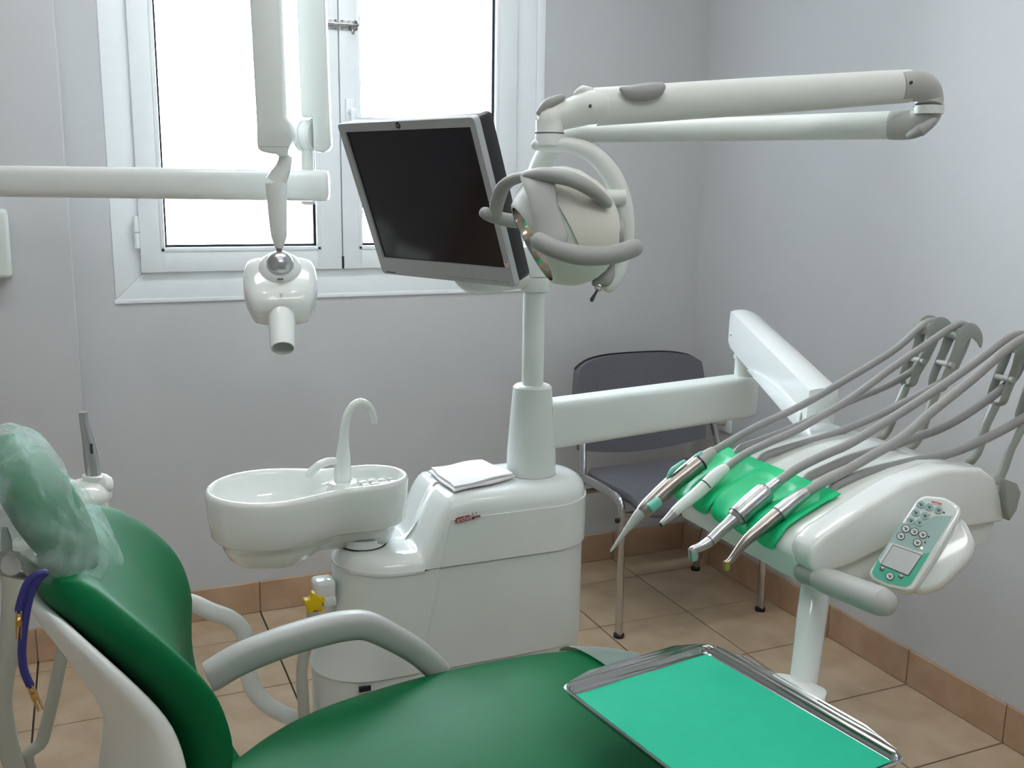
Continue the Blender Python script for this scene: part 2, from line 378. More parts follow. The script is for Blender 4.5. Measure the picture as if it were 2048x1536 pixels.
obj('cabinet_base', loft([stadium(.402, 1.034, .116, z) for z in (.369, .2, .0)]), M_WHITE2, unit, angle=50)
obj('base_vent', box2((.475, CY-.119, .352), (.50, CY-.112, .362)), M_DARK, unit, smooth=False)
# raised front panel wrapping round the right end
st = [p for p in stadium(.452, 1.042, .124, 0, n=24, off=-.003)]
path = []
for k in range(25): path.append(V((.652+(.918-.652)*k/24, CY-.127, 0)))
for k in range(1, 21): q = -math.pi/2+math.pi*.9*k/20; path.append(V((.918+.127*math.cos(q), CY+.127*math.sin(q), 0)))
rows = []
for i, p in enumerate(path):
    ns = 6; row = []
    for j in range(ns+1):
        t_ = j/ns; z = .6075+(.710-.6075)*t_; dx = .024*t_ if i < 12 else 0
        f_ = max(0, 1-i/12); row.append(V((p.x+.024*t_*f_, p.y, z)))
    rows.append(row)
obj('front_panel', grid(rows, -0.006), M_WHITE, cover, angle=30)
obj('body_crease', tube([(.655, CY-.121, .600), (.640, CY-.121, .52), (.618, CY-.121, .40)], .0032, 8, 4), M_WHITE2, body)
# badge
BY = CY-.1316
def on_front(px, py): return PY(px, py, BY)
bu = X; bv = Z
b0 = on_front(911, 1047)
pill = [b0+X*a+Z*(b_+0.10*a) for a, b_ in ((0, 0), (.034, 0), (.034, .0115), (0, .0115))]
badge = obj('brand_badge', prism(round_poly(pill, .005, 4), (0, .0012, 0)), M_RED, cover, smooth=False)
strip = [b0+X*a+Z*(b_+0.10*a) for a, b_ in ((.032, 0), (.056, .001), (.056, .006), (.032, .006))]
obj('badge_strip', prism(strip, (0, .0012, 0)), M_RED, badge, smooth=False)
su = (X+Z*.10).normalized(); bo = V((0, -.0007, 0))
obj('badge_text', text_vf('anthos', b0+bo+X*.003+Z*.002, su, Z, .011, width=.033), M_PWHITE, badge, smooth=False)
obj('badge_model', text_vf('A3', b0+bo+X*.034+Z*.0088, su, Z, .0105, width=.014), M_TEAL, badge, smooth=False)
obj('badge_subtext', text_vf('plus', b0+bo+X*.044+Z*.0045, su, Z, .0042, width=.010), M_PWHITE, badge, smooth=False)
# spittoon bowl
def psdf(x, y):
    a = math.hypot(x-.322, y-CY)-.126; b = math.hypot(x-.538, y-CY)-.080; k = .15
    h = max(k-abs(a-b), 0)/k; return min(a, b)-h*h*k*.25
def peanut(o_, z, n=72, cx=.425):
    out = []
    for k in range(n):
        q = 2*math.pi*k/n; c, s = math.cos(q), math.sin(q); lo, hi = 0.0, .35
        for _ in range(30):
            m_ = (lo+hi)/2
            if psdf(cx+c*m_, CY+s*m_) < o_: lo = m_
            else: hi = m_
        zz = z(cx+c*lo, CY+s*lo) if callable(z) else z; out.append(V((cx+c*lo, CY+s*lo, zz)))
    return out
def sm(a, b, x): t = min(max((x-a)/(b-a), 0), 1); return t*t*(3-2*t)
rings = []
for o_, z in ((-.060, .632), (-.050, .634), (-.040, .642), (-.028, .664), (-.024, .682), (-.012, .686), (-.007, .692), (-.002, .73), (.000, .765), (.0005, .779), (-.002, .7865), (-.0065, .789), (-.011, .7865)): rings.append(peanut(o_, z))
for o_, dz in ((-.014, .010), (-.018, .026), (-.026, .046), (-.036, .062), (-.048, .074), (-.058, .079)):
    rings.append(peanut(o_, lambda x, y, dz=dz: .7865-dz*(1-sm(.40, .47, x))-min(dz, .022)*sm(.40, .47, x)))
bowl = obj('spittoon_bowl', loft(rings, True, True), M_CERAMIC, unit, angle=60)
obj('bowl_pedestal', lathe([(.050, 0), (.047, .004), (.046, .02)], (.520, CY, .634), Z, 32), M_WHITE, unit)
obj('pedestal_gasket', lathe([(.0505, 0), (.0505, .003)], (.520, CY, .6345), Z, 32), M_DARK, unit)
obj('faucet_plinth', lathe([(.034, -.015), (.034, 0), (.030, .008), (.022, .010)], (.478, CY, .772), Z, 28), M_CERAMIC, bowl)
fp = [(472, .782), (472, .80), (474, .835), (476, .866), (480, .905), (492, .934), (513, .948), (535, .938), (545, .916), (546, .902)]
fc = obj('faucet', tube([V((.477+(x-472)/1000*.95, CY, z)) for x, z in fp], [.0185, .0185, .0165, .0115, .0095, .0092, .0092, .0088, .0082, .0082], 18, 5, ends='flat'), M_WHITE, bowl)
obj('bowl_rinse_spout', tube([(.474, CY-.002, .822), (.452, CY-.004, .828), (.430, CY-.006, .824), (.412, CY-.006, .812), (.406, CY-.006, .806)], [.0075, .0078, .0085, .009, .009], 14, 5), M_WHITE, fc)
dr = []
for i in range(4):
    for j in range(3):
        dr.append(lathe([(.0085, 0), (.0085, .0025), (.0055, .0045), (.001, .005)], (.528+.021*i, CY-.026+.026*j+.004*(i % 2), .7642), Z, 12))
obj('cup_grid', join(*dr), M_CERAMIC, bowl)
obj('drain', lathe([(.014, 0), (.012, .002), (.006, .001)], (.322, CY, .7078), Z, 18), M_STEEL, bowl)
# side connector with yellow knob and hose
obj('connector_block', box(PY(647, 1180, CY-.02), (.046, .05, .056), None, .010, 3), M_WHITE, unit)
cn = obj('connector_lip', box(PY(656, 1198, CY-.03), (.030, .04, .022), None, .006, 2), M_WHITE, unit)
kc = PY(630, 1208, CY-.055); star = []
for k in range(20):
    a = 2*math.pi*k/20+.2; r = .0235 if k % 4 in (0, 1) else .0155; star.append(kc+X*(r*math.cos(a))+Z*(r*math.sin(a)))
kn = obj('yellow_knob', prism(star, (0, .022, 0), .002), M_YELLOW, unit, label='yellow star shaped knob')
obj('hose_coupling', lathe([(.013, 0), (.013, .03)], kc+V((-.003, .012, -.048)), Z, 16), M_BEIGEHOSE, unit)
obj('drain_hose', tube([PY(622, 1240, CY-.03), PY(612, 1290, CY-.03), PY(604, 1340, CY-.03), PY(606, 1395, CY-.03), PY(612, 1450, CY-.03), V((.41, CY-.03, .02))], .0125, 12, 6), M_BEIGEHOSE, unit)
# pole and housing
PXC = .9165
obj('pole_housing', lathe([(.0560, 0), (.0565, .004), (.0555, .05), (.0500, .13), (.0445, .195), (.0435, .203), (.039, .2075), (.028, .209)], (PXC, CY, .7525), Z, 40), M_WHITE2, unit)
obj('housing_gasket', lathe([(.0572, 0), (.0572, .0025)], (PXC, CY, .7515), Z, 40), M_DARK, unit)
pole_pts = [V((PXC, CY, .955)), V((PXC, CY, 1.1)), V((PXC, CY, 1.25)), V((PXC, CY, 1.38)), V((PXC+.004, CY-.004, 1.43)), V((PXC+.020, CY-.018, 1.475)), V((PXC+.045, CY-.045, 1.505)), V((PXC+.07, CY-.080, 1.512))]
obj('pole', tube(pole_pts, [.0245, .0245, .0245, .0245, .0235, .022, .021, .021], 24, 6, ends='flat'), M_WHITE2, unit)
obj('pole_collar', lathe([(.0255, 0), (.0325, .003), (.033, .006), (.033, .03), (.0325, .034)], (PXC, CY, 1.170), Z, 32), M_WHITE2, unit)

# ------------------------------------------------------------------ monitor on its arm
mu = V((.4095, -.912, 0)).normalized(); mv = V((.307, .178, -.935)); mv = (mv-mu*mv.dot(mu)).normalized(); mn = mv.cross(mu)   # right, down, towards viewer
if mn.x > 0: mn = -mn
TL = V((.514, 2.134, 1.525)); MW, MH = .408, .345
mon = thing('monitor', (PXC, CY, 1.206), 'silver framed flat monitor with black screen mounted on the pole', 'monitor')
mc = TL+mu*(MW/2)+mv*(MH/2); AX = (mu, mv, mn)
def mp(a, b, c=0): return TL+mu*a+mv*b+mn*c
fr_out = [(0, 0), (MW, 0), (MW, MH), (0, MH)]; scr = (.0175, .019, MW-.0175, MH-.040)
g = G()
ro = round_poly([mp(*q, 0) for q in fr_out], .010, 4)
inn = [mp(scr[0], scr[1]), mp(scr[2], scr[1]), mp(scr[2], scr[3]), mp(scr[0], scr[3])]
oo = [mp(0, 0), mp(MW, 0), mp(MW, MH), mp(0, MH)]
ri = round_poly(inn, .0006, 4)
rings = [[p-mn*.011 for p in ro], ro[:], [p*1.0+(mc-p)*.006+mn*.003 for p in ro], [p+mn*.002 for p in ri], [p-mn*.004 for p in ri]]
bz = obj('bezel', loft(rings, False, False), M_SILVER, mon, angle=30)
obj('screen', box(mp((scr[0]+scr[2])/2, (scr[1]+scr[3])/2, -.004), (scr[2]-scr[0], scr[3]-scr[1], .003), AX), M_SCREEN, mon, smooth=False)
obj('back_casing', prism(round_poly([mp(.003, .003, -.009), mp(MW-.003, .003, -.009), mp(MW-.003, MH-.003, -.009), mp(.003, MH-.003, -.009)], .012, 4), -mn*.041, .004), M_DARK, mon)
obj('back_hump', prism(round_poly([mp(.07, .05, -.05), mp(MW-.07, .05, -.05), mp(MW-.07, MH-.05, -.05), mp(.07, MH-.05, -.05)], .02, 4), -mn*.014, .005), M_DARK, mon)
lg = obj('round_logo', lathe([(.0068, 0), (.0068, .001), (.0055, .0012)], mp(MW*.47, .0095, .0022), mn, 20), M_DARK, bz)
obj('logo_letters', text_vf('hp', mp(MW*.47-.0042, .0125, .0037), mu, -mv, .0072, width=.0084), M_SATIN, lg, smooth=False)
obj('model_print', box(mp(.030, MH-.006, .0028), (.032, .0028, .0006), AX), M_INK, bz, smooth=False)
obj('button_row', join(*[box(mp(a, MH-.0105, .0025), (wd_, .0045, .0016), AX, .0005, 1) for a, wd_ in ((.235, .05), (.282, .032), (.318, .03), (.352, .026), (.382, .022))]), M_GREY, bz)
obj('sticker', prism(ell(mp(MW-.010, MH-.051, .0032), mu*.0065, mv*.0075, None, 16), mn*.0003), M_PINK, bz, smooth=False)
obj('sticker_print', box(mp(MW-.010, MH-.055, .0036), (.003, .003, .0003), AX), M_DARK, bz, smooth=False)
mb = mc-mn*.066
obj('mount_plate', prism(round_poly([mb+mu*a+mv*b_ for a, b_ in ((-.05, -.05), (.05, -.05), (.05, .05), (-.05, .05))], .008, 3), mn*.006, .001), M_DARK, mon)
obj('monitor_arm', join(lathe([(.034, 0), (.0345, .006), (.0345, .056), (.033, .064), (.026, .066)], (PXC, CY, 1.206), Z, 32),
    tube([V((PXC-.012, CY, PY(1050, 553, CY).z)), PY(1015, 558, CY), PY(975, 566, CY), PY(945, 566, CY+.01), PY(922, 548, CY+.03), V((.735, CY+.03, 1.27)), V((.728, CY+.015, 1.33)), mb-mn*.004], [.025, .025, .0245, .022, .020, .021, .022, .024], 18, 6)), M_WHITE2, mon)

# ------------------------------------------------------------------ operating lamp
lamp = thing('operating_lamp', (PXC+.07, CY-.08, 1.512), 'white and grey dental operating lamp on a folded double arm', 'lamp')
e0 = V((PXC+.066, CY-.076, 1.5125)); e1 = PD(1788, 250, 1.76)
obj('lower_arm', tube([e0, e0*.5+e1*.5, e1], [.0205, .0225, .0245], 24, 4, ends='flat'), M_LAMPW, lamp)
ax = (e1-e0).normalized()
el = obj('elbow_lower', tube([e1-ax*.004, e1+ax*.03, PD(1848, 236, 1.73), PD(1858, 222, 1.725)], [.0256, .0252, .0235, .0225], 22, 6, ends='round'), M_GREY2, lamp)
obj('elbow_cap', tube([PD(1818, 271, 1.722), PD(1842, 260, 1.70), PD(1868, 242, 1.70)], [.006, .011, .006], 12, 4), M_GREY, el)
obj('elbow_pivot', lathe([(.0245, 0), (.0245, .014)], PD(1857, 228, 1.72), Z, 28), M_LAMPW, lamp)
obj('pivot_seam', lathe([(.0249, 0), (.0249, .0012)], PD(1857, 214, 1.72), Z, 28), M_INK, lamp)
u_r = PD(1818, 172, 1.70); u_l = PD(1190, 214, 1.60)
ua = (u_r-u_l).normalized()
up = obj('upper_arm', tube([u_l, u_l*.5+u_r*.5, u_r], [.0295, .0295, .0270], 26, 4, ends='flat', flat=(1.02, .85), hint=Z), M_LAMPW, lamp)
obj('elbow_upper', tube([u_r-ua*.02, u_r+ua*.01, PD(1850, 178, 1.71), PD(1858, 196, 1.72), PD(1857, 212, 1.72)], [.0262, .0262, .0245, .0235, .0235], 22, 6, ends='flat'), M_GREY2, lamp)
obj('arm_inset', tube([PD(1243, 178, 1.576), PD(1262, 185, 1.577), PD(1290, 184, 1.580), PD(1312, 180, 1.583), PD(1322, 174, 1.586)], [.004, .012, .014, .013, .008], 14, 4), M_GREY, up)
for q in ((1180, 213, 1.567), (1821, 166, 1.672)): obj('screw_hole', lathe([(.0026, 0), (.0026, .004)], PD(*q), -fwd, 10), M_DARK, up)
j0 = PD(1098, 262, 1.60)
obj('arm_knuckle', tube([u_l+ua*.012, u_l-ua*.01, PD(1150, 224, 1.60), PD(1118, 234, 1.60), PD(1100, 240, 1.60)], [.0272, .0272, .0245, .0215, .0225], 22, 6), M_LAMPW, lamp)
obj('knuckle_cap', tube([PD(1078, 226, 1.592), PD(1098, 208, 1.588), PD(1124, 195, 1.588)], [.005, .0095, .006], 12, 4), M_GREY, lamp)
obj('knuckle_hood', tube([PD(1152, 187, 1.59), PD(1166, 181, 1.59), PD(1184, 182, 1.59)], [.004, .008, .005], 12, 4), M_LAMPW, lamp)
obj('neck', lathe([(.0232, -.018), (.0232, -.001), (.0226, 0), (.0226, .022)], PD(1099, 268, 1.60), Z, 30), M_LAMPW, lamp)
obj('neck_seam', lathe([(.0239, 0), (.0239, .0012)], PD(1099, 267, 1.60), Z, 30), M_INK, lamp)
# yoke: flattened half hoop
yk = [PD(1072, 290, 1.60), PD(1100, 291, 1.60), PD(1140, 291, 1.60), PD(1185, 308, 1.605), PD(1222, 348, 1.61), PD(1243, 400, 1.62), PD(1250, 455, 1.63), PD(1244, 510, 1.64), PD(1230, 552, 1.64), PD(1216, 574, 1.64)]
yo = obj('yoke', tube(yk, [.0085, .0105, .0125, .0145, .0155, .0155, .015, .0145, .013, .010], 16, 6, flat=(1.0, 1.35), hint=CU), M_LAMPW, lamp)
ye = [PD(1150, 281, 1.603), PD(1196, 296, 1.613), PD(1235, 338, 1.62), PD(1257, 395, 1.63), PD(1264, 455, 1.64), PD(1258, 510, 1.65), PD(1246, 540, 1.65)]
obj('yoke_edging', tube(ye, [.002, .0035, .0042, .0042, .004, .0036, .002], 8, 6), M_GREY, yo)
# head
HC = PD(1070, 486, 1.60)
la = (-CR*.86-CU*.48-fwd*.06).normalized()          # light direction
hb1 = (CU-la*CU.dot(la)).normalized(); hb2 = la.cross(hb1)
if hb2.dot(fwd) > 0: hb2 = -hb2                      # hb1 up, hb2 towards the room
RC = HC.copy()
prof = [(.066, -.005), (.072, -.004), (.0765, .002), (.084, .012), (.093, .028), (.097, .046), (.0975, .062), (.094, .080), (.085, .099), (.070, .116), (.048, .129), (.024, .136), (.001, .138)]
def hp(phi, h, off=0.0):
    for (r_a, h_a), (r_b, h_b) in zip(prof, prof[1:]):
        if h_a <= h <= h_b: r = r_a+(r_b-r_a)*(h-h_a)/(h_b-h_a); break
    else: r = .001
    c = RC-la*h; d = hb1*math.cos(phi)+hb2*math.sin(phi); nn = (d*r+(-la)*max(0, h-.04)*.9)
    return c+d*r+(nn.normalized()*off if nn.length > 1e-6 else V((0, 0, 0)))
shell = []
for r, h in prof: shell.append([RC-la*h+(hb1*math.cos(2*math.pi*k/48)+hb2*math.sin(2*math.pi*k/48))*r for k in range(48)])
head = obj('lamp_head', loft(shell, False, True), M_LAMPW, lamp, angle=60)
obj('reflector', lathe([(.067, -.004), (.067, .002), (.064, .022), (.052, .042), (.034, .054), (.001, .060)], RC, -la, 40, caps=False), M_MIRROR, head)
bulb = obj('bulb_shield', lathe([(.001, -.004), (.012, -.002), (.014, .03), (.014, .055)], RC, -la, 20), M_SATIN, head)
def patch(p0, p1, h0, h1, off, th, n=18, m=8, tap=0.0):
    rows = []
    for i in range(m+1):
        h = h0+(h1-h0)*i/m; s = 1-tap*i/m; mid = (p0+p1)/2
        rows.append([hp(mid+(p0+(p1-p0)*k/n-mid)*s, h, off) for k in range(n+1)])
    return grid(rows, th)
obj('back_panel', patch(math.radians(52), math.radians(140), .044, .133, .0040, .003, tap=.05), M_CREAM, head)
obj('vent_slot', box(hp(math.radians(118), .05, .001), (.008, .003, .002), (CR, CU, -fwd)), M_GREY, head)
br = obj('handle_bracket', join(
    tube([PD(1070, 350, 1.53), PD(1080, 374, 1.500), PD(1088, 415, 1.482), PD(1098, 450, 1.474), PD(1108, 480, 1.465)], [.019, .0185, .0170, .0175, .0175], 16, 5, flat=(.42, 1.25), hint=-fwd, power=3),
    tube([PD(1058, 352, 1.53), PD(1095, 350, 1.50), PD(1140, 358, 1.485), PD(1180, 378, 1.49), PD(1212, 404, 1.52)], [.012, .015, .0145, .0135, .011], 14, 6, flat=(.8, 1.1)),
    tube([PD(1075, 352, 1.56), PD(1035, 356, 1.60), PD(1008, 372, 1.63), PD(996, 400, 1.655), PD(990, 430, 1.67)], [.010, .0125, .0135, .0135, .0125], 14, 6, flat=(.7, 1.0))), M_GREY, head)
obj('handle', tube([PD(1078, 482, 1.468), PD(1112, 499, 1.455), PD(1165, 511, 1.45), PD(1225, 509, 1.455), PD(1270, 495, 1.465)], [.0135, .0142, .0148, .0142, .0132], 18, 6), M_GREY, br)
obj('handle', tube([PD(970, 426, 1.66), PD(990, 434, 1.68), PD(1030, 442, 1.70), PD(1090, 440, 1.73), PD(1150, 420, 1.74)], [.0105, .0115, .012, .012, .011], 16, 6), M_GREY, br)
obj('tilt_pivot', lathe([(.012, 0), (.012, .03)], PD(1214, 394, 1.60), CR, 18), M_LAMPW, head)
obj('side_pivot', lathe([(.022, 0), (.024, .006), (.022, .014)], PD(1228, 470, 1.61), CR, 24), M_GREY, head)
obj('yoke_foot', tube([PD(1190, 566, 1.625), PD(1210, 558, 1.63), PD(1222, 545, 1.635), PD(1226, 520, 1.635)], [.006, .0135, .012, .006], 14, 5), M_GREY, head)
kr = obj('pull_ring', lathe([(.004, -.0015), (.006, -.001), (.006, .001), (.004, .0015), (.004, -.0015)], PD(1197, 576, 1.615), -fwd, 16, caps=False), M_STEEL, lamp)
obj('pull_tag', tube([PD(1195, 580, 1.615), PD(1189, 590, 1.613), PD(1184, 599, 1.612)], [.0022, .003, .0045], 10, 3, flat=(1, .5)), M_INK, kr)

# ------------------------------------------------------------------ dental x-ray machine
xr = thing('x_ray_machine', (-.9, PIER_Y, 1.39), 'white wall mounted dental x-ray machine with scissor arm and round cone', 'x-ray machine')
XB = PD(655, 368.5, 2.40); XBL = PD(0, 371.5, 2.40); xd = (XBL-XB); xd.z = 0; xd.normalize(); XB.z = 1.395
xend = XB+xd*((PIER_Y-.05-XB.y)/xd.y); nrm = V((xd.y, -xd.x, 0)); nrm = -nrm if nrm.y > 0 else nrm     # faces the room
def bsec(c, hw, hh): return [c+nrm*(hw*math.copysign(abs(math.cos(a))**.55, math.cos(a)))+Z*(hh*math.copysign(abs(math.sin(a))**.55, math.sin(a))) for a in [2*math.pi*k/28 for k in range(28)]]
beam = obj('wall_beam', loft([bsec(XB-xd*.004, .012, .022), bsec(XB-xd*.001, .024, .034), bsec(XB+xd*.006, .030, .0365), bsec(XB+xd*.02, .032, .0372), bsec(XB+xd*.5, .032, .0375), bsec(xend, .032, .038)]), M_WHITE, xr, angle=50)
obj('wall_plate', join(box(xend+V((0, .0225, 0)), (.16, .055, .30), None, .012, 3)), M_WHITE, xr)
pj = XB+xd*.047
obj('beam_knob', lathe([(.017, 0), (.017, .006), (.010, .009)], pj+V((0, 0, -.0375)), -Z, 24), M_WHITE, xr)
obj('post', lathe([(.0145, 0), (.0145, .042), (.0148, .042), (.0148, .085)], pj+V((0, 0, .036)), Z, 24), M_WHITE, xr)
pk = pj.copy(); vn = V((-.30, -.954, 0)).normalized()
dc = PP(612, 271, pk, vn)
disc = obj('joint_wheel', join(lathe([(.030, -.022), (.0365, -.016), (.0365, -.003), (.033, -.003), (.033, .003), (.0365, .003), (.0365, .016), (.030, .022)], dc, V((.75, -.66, 0)), 40)), M_WHITE, xr)
def seg(pts, p, dep, nm, mt=M_WHITE2, bev=.006, par=xr): return obj(nm, prism([PP(a, b, p, vn)-vn*(dep*.5) for a, b in pts], vn*dep, bev, 3), mt, par)
ZT = -260
s1 = seg([(586, ZT), (640, ZT), (652, 0), (661, 236), (664, 292), (658, 302), (645, 306), (633, 304), (629, 298), (627, 236), (605, 236), (596, 0)], pk+vn*.004, .062, 'lower_scissor_arm')
obj('pivot_cap', lathe([(.003, 0), (.003, .003)], PP(637, 270, pk+vn*.036, vn), vn, 12), M_WHITE, s1)
pf = PD(560, 320, 2.24)
s2 = seg([(490, ZT), (547, ZT), (562, 0), (572, 235), (582, 246), (589, 268), (587, 284), (580, 298), (578, 313), (562, 316), (557, 309), (540, 307), (524, 303), (518, 296), (517, 250), (503, 0)], pf, .058, 'upper_scissor_arm')
obj('pivot_cap', lathe([(.003, 0), (.003, .003)], PP(571, 268, pf+vn*.03, vn), vn, 12), M_WHITE, s2)
obj('arm_seam', tube([PP(518, 293, pf+vn*.0285, vn), PP(577, 294, pf+vn*.0285, vn)], .0009, 6, 1), M_GREY, s2)
obj('top_elbow', tube([PP(615, ZT+6, pk, vn), PP(612, ZT-40, pk, vn), PP(560, ZT-60, (pk+pf)/2, vn), PP(522, ZT-40, pf, vn), PP(520, ZT+6, pf, vn)], .036, 18, 6), M_WHITE2, xr)
def q2(a, b): return PP(a, b, pf, vn)
neck = obj('neck', tube([q2(571, 312), q2(570, 322), q2(566, 336), q2(558, 352), q2(552, 364)], [.0145, .0155, .0175, .0215, .0235], 22, 5, ends='flat'), M_WHITE, xr)
obj('neck_cone', tube([q2(552, 366), q2(553, 380), q2(556, 440), q2(558, 472), q2(558, 496)], [.0235, .0235, .0205, .0180, .0085], 24, 4, ends='flat'), M_WHITE, xr)
obj('neck_tip', tube([q2(558, 495), q2(558.5, 512)], [.0076, .0050], 18, 1, ends='flat'), M_STEEL, xr)
bc = q2(560, 528)
obj('ball_joint', lathe([(.031*math.sin(a), -.031*math.cos(a)) for a in [math.pi*k/16 for k in range(17)]], bc, Z, 32), M_SATIN, xr)
# tube head: cone axis points down and into the room
fh = V((bc.x, bc.y, 0)).normalized(); hr = V((fh.y, -fh.x, 0)); th_ = math.radians(46)
hc_ = (-fh*math.cos(th_)-Z*math.sin(th_)); he = (-fh*math.sin(th_)+Z*math.cos(th_))
hc0 = bc-he*.058+hc_*.036
def hsec(t, wd_, tk, sh=0.0, pw=.52): return [hc0+hc_*t+hr*(wd_*math.copysign(abs(math.cos(a))**pw, math.cos(a)))+he*(sh+tk*math.copysign(abs(math.sin(a))**pw, math.sin(a))) for a in [2*math.pi*k/36 for k in range(36)]]
hd_ = obj('tube_head', loft([hsec(-.082, .056, .018), hsec(-.079, .069, .030), hsec(-.070, .077, .038), hsec(-.052, .082, .043), hsec(-.020, .085, .046), hsec(.010, .083, .046), hsec(.032, .078, .045), hsec(.050, .071, .042, -.003), hsec(.064, .064, .036, -.006), hsec(.070, .054, .028, -.008)]), M_WHITE, xr, angle=60)
obj('ball_collar', lathe([(.064, -.006), (.056, .004), (.047, .018), (.041, .028), (.036, .031), (.031, .029), (.029, .02)], bc-he*.030, he, 40), M_WHITE, hd_)
obj('collar_slot', box(bc+hc_*.0425-he*.002, (.014, .0015, .003), (hr, he, hc_)), M_INK, hd_, smooth=False)
tri = [hc0+hc_*a+hr*b_+he*.0455 for a, b_ in ((.040, -.0035), (.040, .0035), (.049, .0008), (.049, -.0008))]
obj('arrow_mark', prism(tri, he*.0012), M_GREY, hd_, smooth=False)
k0 = hc0+hc_*.050-he*.002
obj('cone_ring', lathe([(.0325, 0), (.0325, .0035)], k0+hc_*.010, hc_, 36), M_GREY, hd_)
cone = obj('beam_cone', lathe([(.0315, 0), (.0315, .02), (.0275, .098), (.0245, .098), (.0285, .02), (.0285, 0)], k0+hc_*.012, hc_, 40, caps=False), M_WHITE, hd_)
obj('cone_end', lathe([(.0285, 0), (.0285, .002)], k0+hc_*.016, hc_, 30), M_GREY, cone)
obj('aperture', box(k0+hc_*.020, (.020, .034, .004), (hr, he, hc_)), M_DARK, cone, smooth=False)
# control box on the pier under the beam
t = thing('wall_box', (-.22, PIER_Y, 1.10), 'white plastic box fixed to the wall under the x-ray beam', 'box')
bx1 = PY(20, 490, PIER_Y-.05).x
obj('housing', box2((bx1-.2, PIER_Y-.055, PY(10, 556, PIER_Y-.05).z), (bx1, PIER_Y, PY(10, 418, PIER_Y-.05).z), .012, 3), M_WHITE2, t)
obj('lid_seam', box2((bx1-.2005, PIER_Y-.030, PY(10, 550, PIER_Y-.05).z), (bx1+.0005, PIER_Y-.029, PY(10, 424, PIER_Y-.05).z)), M_GREY, t, smooth=False)

# ================================================================== INSTRUMENT TABLE on its swing arm
tab = thing('instrument_table', (1.18, 1.32, .80), 'white dental instrument table with control keypad on a swing arm', 'instrument table')
# swing arm from the pole housing
a0 = V((PXC+.03, CY, .866)); a1 = PD(1490, 782, 2.60)
ad = (a1-a0); ad.z = 0; ad.normalize(); an = V((ad.y, -ad.x, 0)); a1.z = a0.z+.004
def asec(c, hw, hh, pw=.28): return [c+an*(hw*math.copysign(abs(math.cos(q))**pw, math.cos(q)))+Z*(hh*math.copysign(abs(math.sin(q))**pw, math.sin(q))) for q in [2*math.pi*(k+.5)/32 for k in range(32)]]
arm = obj('swing_arm', loft([asec(a0, .036, .0545), asec(a1-ad*.02, .036, .0545), asec(a1+ad*.01, .033, .053), asec(a1+ad*.026, .022, .048), asec(a1+ad*.030, .010, .044)]), M_WHITE2, tab, angle=28)
pp = PD(1489, 735, 2.60); pp = V((a1.x-ad.x*.006, a1.y-ad.y*.006, 0))
obj('arm_pin', lathe([(.0265, .918), (.0265, .985)], pp, Z, 30), M_WHITE2, tab)
obj('pin_collar', lathe([(.030, .968), (.030, .978)], pp, Z, 30), M_WHITE2, tab)
# pantograph arm towards the table
g0 = PP(1457, 665, V((pp.x, pp.y, 1)), V((0, 1, 0))); g0 = V((pp.x-.004, pp.y+.012, 1.040)); g1 = V((1.345, 1.545, .968))
gd = (g1-g0).normalized(); gn = gd.cross(Z).normalized(); gz = gn.cross(gd)
if gn.x > 0: gn = -gn
def gsec(t, hw, top, bot, bow=.006):
    c = g0+gd*t; P = []
    for k in range(9): q = -1+2*k/8; P.append(c+gn*(-hw*q)+gz*(top+bow*(1-q*q)))
    P += [c-gn*(hw*1.0)+gz*(top*.35), c-gn*(hw*.98)+gz*bot]
    P += [c+gn*(hw*.98)+gz*bot, c+gn*(hw*1.0)+gz*(top*.35)]
    return P
GL = (g1-g0).length
pan = obj('pantograph_arm', loft([gsec(-.037, .024, .038, -.022), gsec(-.030, .029, .043, -.036), gsec(.0, .030, .046, -.046), gsec(GL*.5, .031, .046, -.050), gsec(GL-.02, .031, .045, -.054), gsec(GL+.012, .029, .042, -.054)]), M_WHITE, tab, angle=28)
obj('arm_screw', lathe([(.004, 0), (.004, .003)], g0+gd*.0+gn*.030-gz*.01, gn, 12), M_WHITE2, pan)
obj('arm_screw', lathe([(.004, 0), (.004, .003)], g0+gd*(GL*.72)+gn*.031-gz*.02, gn, 12), M_WHITE2, pan)
c = g0+gd*(GL*.72)
fair = [g0+gd*(GL*a)+gn*.0308+gz*b_ for a, b_ in ((.30, -.049), (.42, -.030), (.58, -.016), (.75, -.010), (.98, -.012), (.98, -.051))]
obj('arm_fairing', prism(fair, gn*.004, .002), M_WHITE, pan)
obj('drop_column', prism(round_poly([g1+V((gd.x, gd.y, 0)).normalized()*p_+gn*q_+Z*(.018-g1.z+.968) for p_, q_ in ((-.045, -.027), (.010, -.027), (.010, .027), (-.045, .027))], .010, 3), -Z*.150, .003), M_WHITE, tab)
# table body: side profile extruded across
YN, YFR = 1.155, 1.50
def side(pts, y0, y1, nm, mt, bev, par=tab): return obj(nm, prism([V((a, y0, b)) for a, b in pts], (0, y1-y0, 0), bev, 3), mt, par, angle=40)
top = [(1.000, .794), (.978, .846), (.984, .862), (1.006, .880), (1.078, .911), (1.15, .934), (1.21, .948), (1.273, .956), (1.325, .953), (1.352, .936), (1.372, .900), (1.384, .860), (1.375, .842), (1.20, .832), (1.06, .796)]
lid = side(top, YN, YFR, 'table_body', M_WHITE, .007)
cheek = [(.998, .822), (.983, .836), (.978, .860), (.984, .874), (1.004, .889), (1.076, .921), (1.153, .953), (1.234, .969), (1.318, .962), (1.352, .940), (1.372, .905), (1.386, .862), (1.29, .862), (1.15, .856), (1.06, .832)]
ck = side(cheek, YN-.036, YN+.014, 'side_cheek', M_WHITE, .009)
